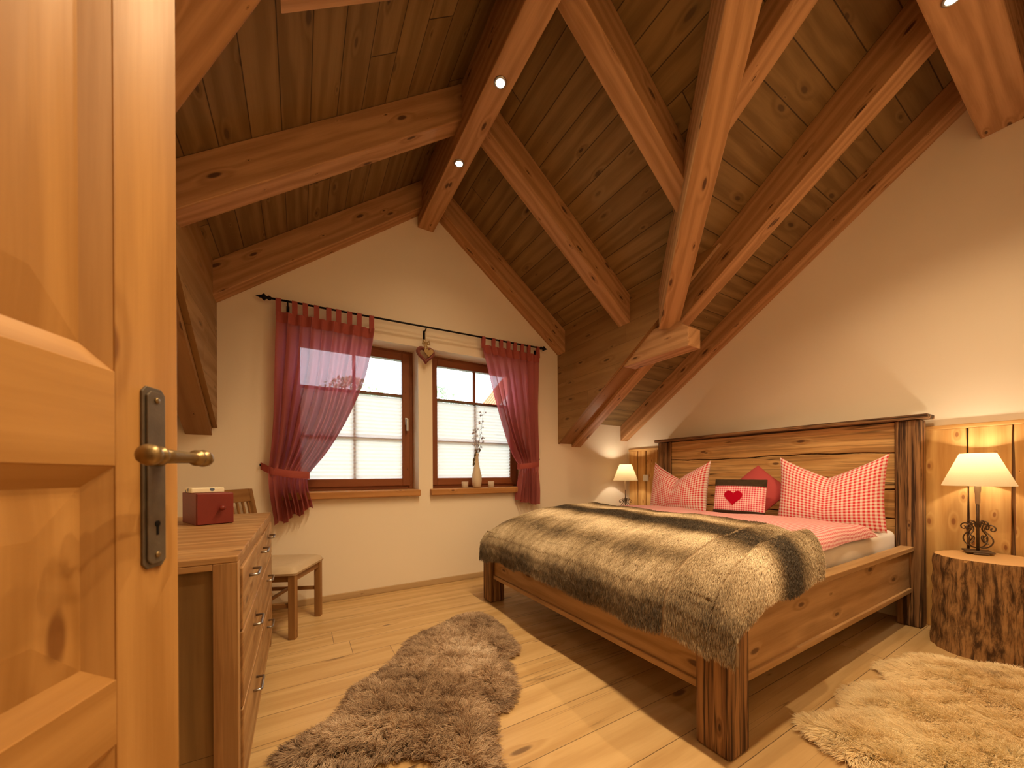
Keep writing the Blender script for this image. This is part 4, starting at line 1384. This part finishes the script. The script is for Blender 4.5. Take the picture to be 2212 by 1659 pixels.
for (a0, a1), (c0, c1) in zip(rails, rails[1:]):
    z0, z1 = a1, c0
    x0, x1 = SW_, LW_ - SW_
    mw, md = .026, .017
    # moulding: sloping frame
    v = [(x0, .002, z0), (x1, .002, z0), (x1, .002, z1), (x0, .002, z1), (x0 + mw, md, z0 + mw), (x1 - mw, md, z0 + mw), (x1 - mw, md, z1 - mw), (x0 + mw, md, z1 - mw)]
    b = MB()
    b.poly(v, [(0, 1, 5, 4), (2, 3, 7, 6)], (1, 0, 0)); b.poly(v, [(1, 2, 6, 5), (3, 0, 4, 7)], (0, 0, 1))
    dpart('panel_moulding', b, 'door')
    b = MB()
    # raised field panel with bevel
    ix, iz = .06, min(.06, (z1 - z0) * .2)
    v = [(x0 + mw, md, z0 + mw), (x1 - mw, md, z0 + mw), (x1 - mw, md, z1 - mw), (x0 + mw, md, z1 - mw),
         (x0 + mw + ix, md - .006, z0 + mw + iz), (x1 - mw - ix, md - .006, z0 + mw + iz), (x1 - mw - ix, md - .006, z1 - mw - iz), (x0 + mw + ix, md - .006, z1 - mw - iz)]
    b.poly(v, [(0, 1, 5, 4), (1, 2, 6, 5), (2, 3, 7, 6), (3, 0, 4, 7), (4, 5, 6, 7)], (0, 0, 1))
    b.box(x0, x1, md + .002, LT - md, z0, z1, (0, 0, 1))
    dpart('door_panel', b, 'door')
# handle set on the camera side (local -y) : plate, keyhole, lever
hx = LW_ - .052
zc = 1.076 - DZ
hs = bpy.data.objects.new('door_handle', None); COL.objects.link(hs); hs.parent = door
hs.location = (0, 0, 0)
def plate(hw, z0, z1, ya, yb, ch_):
    pts = [(hx - hw, z0 + ch_), (hx - hw + ch_, z0), (hx + hw - ch_, z0), (hx + hw, z0 + ch_), (hx + hw, z1 - ch_), (hx + hw - ch_, z1), (hx - hw + ch_, z1), (hx - hw, z1 - ch_)]
    return MB().prism([(x, ya, z) for x, z in pts], (0, yb - ya, 0), (0, 0, 1))
zp0, zp1 = .920 - DZ, 1.176 - DZ
dpart('handle_plate', plate(.0215, zp0, zp1, -.003, 0, .008), 'pewter', .001, parent=hs)
dpart('handle_plate', plate(.0165, zp0 + .006, zp1 - .006, -.006, -.003, .007), 'pewter', .001, parent=hs)
Mk = Matrix.Translation((hx, -.006, 0))
kb = MB().lathe([(.0045, 0), (.0045, .0012)], 16, Matrix.Translation((hx, -.0058, .982 - DZ)) @ Matrix.Rotation(pi / 2, 4, 'X'))
kb.box(hx - .0018, hx + .0018, -.0070, -.0058, .966 - DZ, .982 - DZ)
dpart('keyhole', kb, 'iron', parent=hs)
for z in (zp0 + .018, zp1 - .018):
    dpart('screw', MB().lathe([(.0045, 0), (.004, .0018), (.001, .002)], 12, Matrix.Translation((hx, -.006, z)) @ Matrix.Rotation(pi / 2, 4, 'X')), 'brass', smooth=True, parent=hs)
dpart('handle_neck', MB().lathe([(.012, 0), (.012, .006), (.008, .01), (.0075, .046)], 20, Matrix.Translation((hx, -.006, zc)) @ Matrix.Rotation(pi / 2, 4, 'X')), 'pewter', smooth=True, parent=hs)
Ml = Matrix.Translation((hx + .012, -.056, zc)) @ Matrix.Rotation(-pi / 2, 4, 'Y') @ Matrix.Diagonal((1, 1, .9, 1))
dpart('handle_lever', MB().lathe([(.001, -.017), (.007, -.015), (.0115, -.008), (.0125, -.001), (.0105, .006), (.0075, .009), (.0115, .012), (.0115, .016), (.0075, .019), (.0070, .024), (.0085, .074), (.0088, .086), (.007, .089), (.0115, .093), (.0115, .097), (.0075, .100), (.0105, .103), (.0130, .109), (.0132, .114), (.0110, .120), (.006, .124), (.001, .125)], 28, Ml), 'brass', smooth=True, parent=hs)
# door frame lining of the doorway
b = MB().box(DX0, DX0 + .03, YB - .16, YB + .012, 0, 2.06, (0, 0, 1)).box(DX1 - .03, DX1, YB - .16, YB + .012, 0, 2.06, (0, 0, 1)).box(DX0, DX1, YB - .16, YB + .012, 2.03, 2.06, (1, 0, 0))
struct('trim_1', b, 'door')

# ------------------------------------------------------------------ rugs
def inside(poly, P):
    x, y = P[:, 0], P[:, 1]
    c = np.zeros(len(P), bool)
    n = len(poly)
    for i in range(n):
        x1, y1 = poly[i]; x2, y2 = poly[(i + 1) % n]
        cond = ((y1 > y) != (y2 > y)) & (x < (x2 - x1) * (y - y1) / (y2 - y1 + 1e-12) + x1)
        c ^= cond
    return c
def chaikin(poly, n=2):
    for _ in range(n):
        q = []
        for i in range(len(poly)):
            a, c = poly[i], poly[(i + 1) % len(poly)]
            q.append((a[0] * .75 + c[0] * .25, a[1] * .75 + c[1] * .25)); q.append((a[0] * .25 + c[0] * .75, a[1] * .25 + c[1] * .75))
        poly = q
    return poly
def rug(label, poly, hide, fur, N, L, axis, spread, group, tintf, rad, curl, seed=1, pile='pile', tuft=1.0, cell=.022):
    poly = chaikin(poly, 2)
    cx_ = sum(p[0] for p in poly) / len(poly); cy_ = sum(p[1] for p in poly) / len(poly)
    t = thing('sheepskin_rug', label, 'rug', (cx_, cy_, 0))
    part('hide', MB().prism([(p[0], p[1], .001) for p in poly], (0, 0, .010)), hide, t)
    A_ = np.array(poly)
    lo, hi = A_.min(0), A_.max(0)
    P = rng.uniform(lo, hi, size=(N * 3, 2))
    P = P[inside(poly, P)][:N]
    # distance to the edge (approx. from vertices)
    seg0 = A_; seg1 = np.roll(A_, -1, 0)
    dmin = np.full(len(P), 9.); near = np.zeros_like(P)
    for a, c in zip(seg0, seg1):
        ab = c - a
        tt = np.clip(((P - a) @ ab) / (ab @ ab + 1e-12), 0, 1)
        q = a + tt[:, None] * ab
        d = np.linalg.norm(P - q, axis=1)
        m = d < dmin
        dmin[m] = d[m]; near[m] = q[m]
    out = (near - P) / (dmin[:, None] + 1e-6)
    ew = np.exp(-dmin / .06)[:, None]
    ax = np.array(axis) / np.linalg.norm(axis)
    cl = np.stack([vnoise(P, 34, seed + 1), vnoise(P, 34, seed + 2)], 1)
    big = np.stack([vnoise(P, 7, seed + 3), vnoise(P, 7, seed + 4)], 1)
    cv, crv = clumps(P + .008 * np.stack([vnoise(P, 60, 91), vnoise(P, 60, 92)], 1), cell, seed)
    xy = (crv[:, :2] - .5) * .75 * tuft + ax * spread * (1 - ew) + out * ew * 1.5 + cl * .55 + big * .35 + rng.normal(size=P.shape) * .13
    dirs = np.concatenate([xy, np.full((len(P), 1), .62) + rng.normal(size=(len(P), 1)) * .08], 1)
    hump = .035 * np.clip(dmin / .15, 0, 1)
    roots = np.concatenate([P, (.012 + hump[:, None] * .5)], 1)
    Ls = L * rng.uniform(.75, 1.15, len(P)) * (.8 + .25 * np.clip(dmin / .1, 0, 1))
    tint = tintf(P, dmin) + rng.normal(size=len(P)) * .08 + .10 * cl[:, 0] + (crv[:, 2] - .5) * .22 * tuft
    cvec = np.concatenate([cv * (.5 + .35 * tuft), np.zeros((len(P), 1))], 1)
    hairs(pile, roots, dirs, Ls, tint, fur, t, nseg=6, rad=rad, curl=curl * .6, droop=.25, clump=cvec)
    return t
brown = [(-.096, 1.587), (-.016, 1.649), (.082, 1.683), (.165, 1.737), (.208, 1.869), (.235, 1.92), (.377, 1.983), (.528, 2.158), (.591, 2.297), (.852, 2.39), (1.043, 2.50),
         (1.16, 2.44), (1.17, 2.193), (1.135, 2.049), (1.12, 1.869), (1.041, 1.79), (.985, 1.80), (.926, 1.579), (.844, 1.449), (.766, 1.409), (.711, 1.412), (.63, 1.245), (.58, 1.09),
         (.47, 1.08), (.44, 1.25), (.36, 1.36), (.24, 1.39), (.10, 1.42), (.0, 1.47)]
rug('shaggy brown sheepskin on the floor between chest and bed', brown, 'hide', 'furb', 75000, .052, (-.45, -.9), .42, None,
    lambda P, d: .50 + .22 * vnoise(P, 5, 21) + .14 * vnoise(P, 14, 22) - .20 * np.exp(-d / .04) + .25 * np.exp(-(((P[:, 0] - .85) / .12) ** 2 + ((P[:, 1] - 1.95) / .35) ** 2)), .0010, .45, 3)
white = [(1.79, .705), (1.80, .70), (1.941, .645), (2.018, .61), (2.073, .631), (2.154, .669), (2.29, .673), (2.421, .626), (2.515, .578), (2.52, .58), (2.551, .61), (2.641, .676), (2.65, .675), (2.748, .665), (2.832, .624), (2.84, .624), (2.882, .638),
         (3.001, .615), (3.05, .514), (3.10, .42), (3.22, .33), (3.15, .16), (2.98, .02), (2.75, .0), (2.60, .08), (2.45, .03), (2.20, .06), (1.95, .18), (1.78, .30), (1.714, .445), (1.703, .501), (1.716, .571), (1.732, .641)]
rug('creamy white sheepskin on the floor in front of the stump', white, 'hidew', 'furw', 95000, .060, (-.75, .25), .75, None,
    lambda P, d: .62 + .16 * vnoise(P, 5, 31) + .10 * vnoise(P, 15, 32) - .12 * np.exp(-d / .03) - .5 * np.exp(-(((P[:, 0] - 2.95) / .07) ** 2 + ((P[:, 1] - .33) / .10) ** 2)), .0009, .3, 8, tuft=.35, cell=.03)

# ------------------------------------------------------------------ outside
b = MB()
# neighbouring roof slope seen through the upper pane
nh = thing('neighbour_house', 'neighbouring house with orange tiled roof outside the window with the vase', 'house', (7, 10, -3))
Z0 = 2.62
for k in range(26):
    yy0 = 7.6 + k * .21
    pass
b = MB().prism([(4.16, 7.7, Z0), (4.16, 9.2, Z0), (8.2, 9.2, Z0 + 4.8), (8.2, 7.7, Z0 + 4.8)], (.06, 0, -.08), (1, 0, 1.19))
for k in range(7):
    y_ = 7.8 + k * .22
    b.tube([(4.14, y_, Z0 + .02), (8.2, y_, Z0 + 4.84)], .06, 6)
part('tiled_roof', b, 'roof', nh)
part('house_wall', MB().prism([(4.7, 7.9, -3), (8.0, 7.9, -3), (8.0, 7.9, Z0 + 4.3), (4.7, 7.9, Z0 + .35)], (0, 1.1, 0)), 'render', nh)
part('barge_board', MB().prism([(4.12, 7.64, Z0 - .14), (4.12, 7.64, Z0 + .05), (8.2, 7.64, Z0 + 4.88), (8.2, 7.64, Z0 + 4.67)], (0, .06, 0)), 'render', nh)
def tree(x, y, h, seed, label):
    r = random.Random(seed)
    t = thing('garden_tree', label, 'tree', (x, y, -3), 'pale trees outside the windows')
    part('tree_trunk', MB().tube([(x, y, -3), (x + .1, y, h * .5 - 1), (x, y, h - 1.2)], [.18, .12, .04], 8), 'trunk', t)
    b = MB()
    for k in range(2600):
        a = r.uniform(0, 2 * pi); zz_ = r.uniform(0, 1)
        rad = 2.0 * math.sqrt(max(0, 1 - (zz_ * 1.7 - .7) ** 2)) * r.uniform(.2, 1)
        p = Vector((x + rad * math.cos(a), y + rad * math.sin(a), h - 4.2 + zz_ * 4.4))
        d1 = Vector((r.uniform(-1, 1), r.uniform(-1, 1), r.uniform(-1, 1))).normalized() * .09
        d2 = d1.orthogonal().normalized() * .05
        b.poly([p - d1, p + d2, p + d1, p - d2], [(0, 1, 2, 3)])
    part('foliage', b, 'green', t)
tree(1.6, 14, 4.3, 1, 'pale green tree seen through the pane over the blind near the heart')
tree(5.2, 15, 4.6, 2, 'pale green tree seen through the pane above the vase')
sd_ = bpy.data.lights.new('sun', 'SUN'); sd_.energy = 4.0; sd_.angle = .05; sd_.color = (1, .96, .9)
so = bpy.data.objects.new('sun', sd_); COL.objects.link(so)
so.rotation_euler = (math.radians(38), 0, math.radians(25))
struct('ground', MB().box(-20, 30, D + .5, 40, -3.2, -3), 'green')
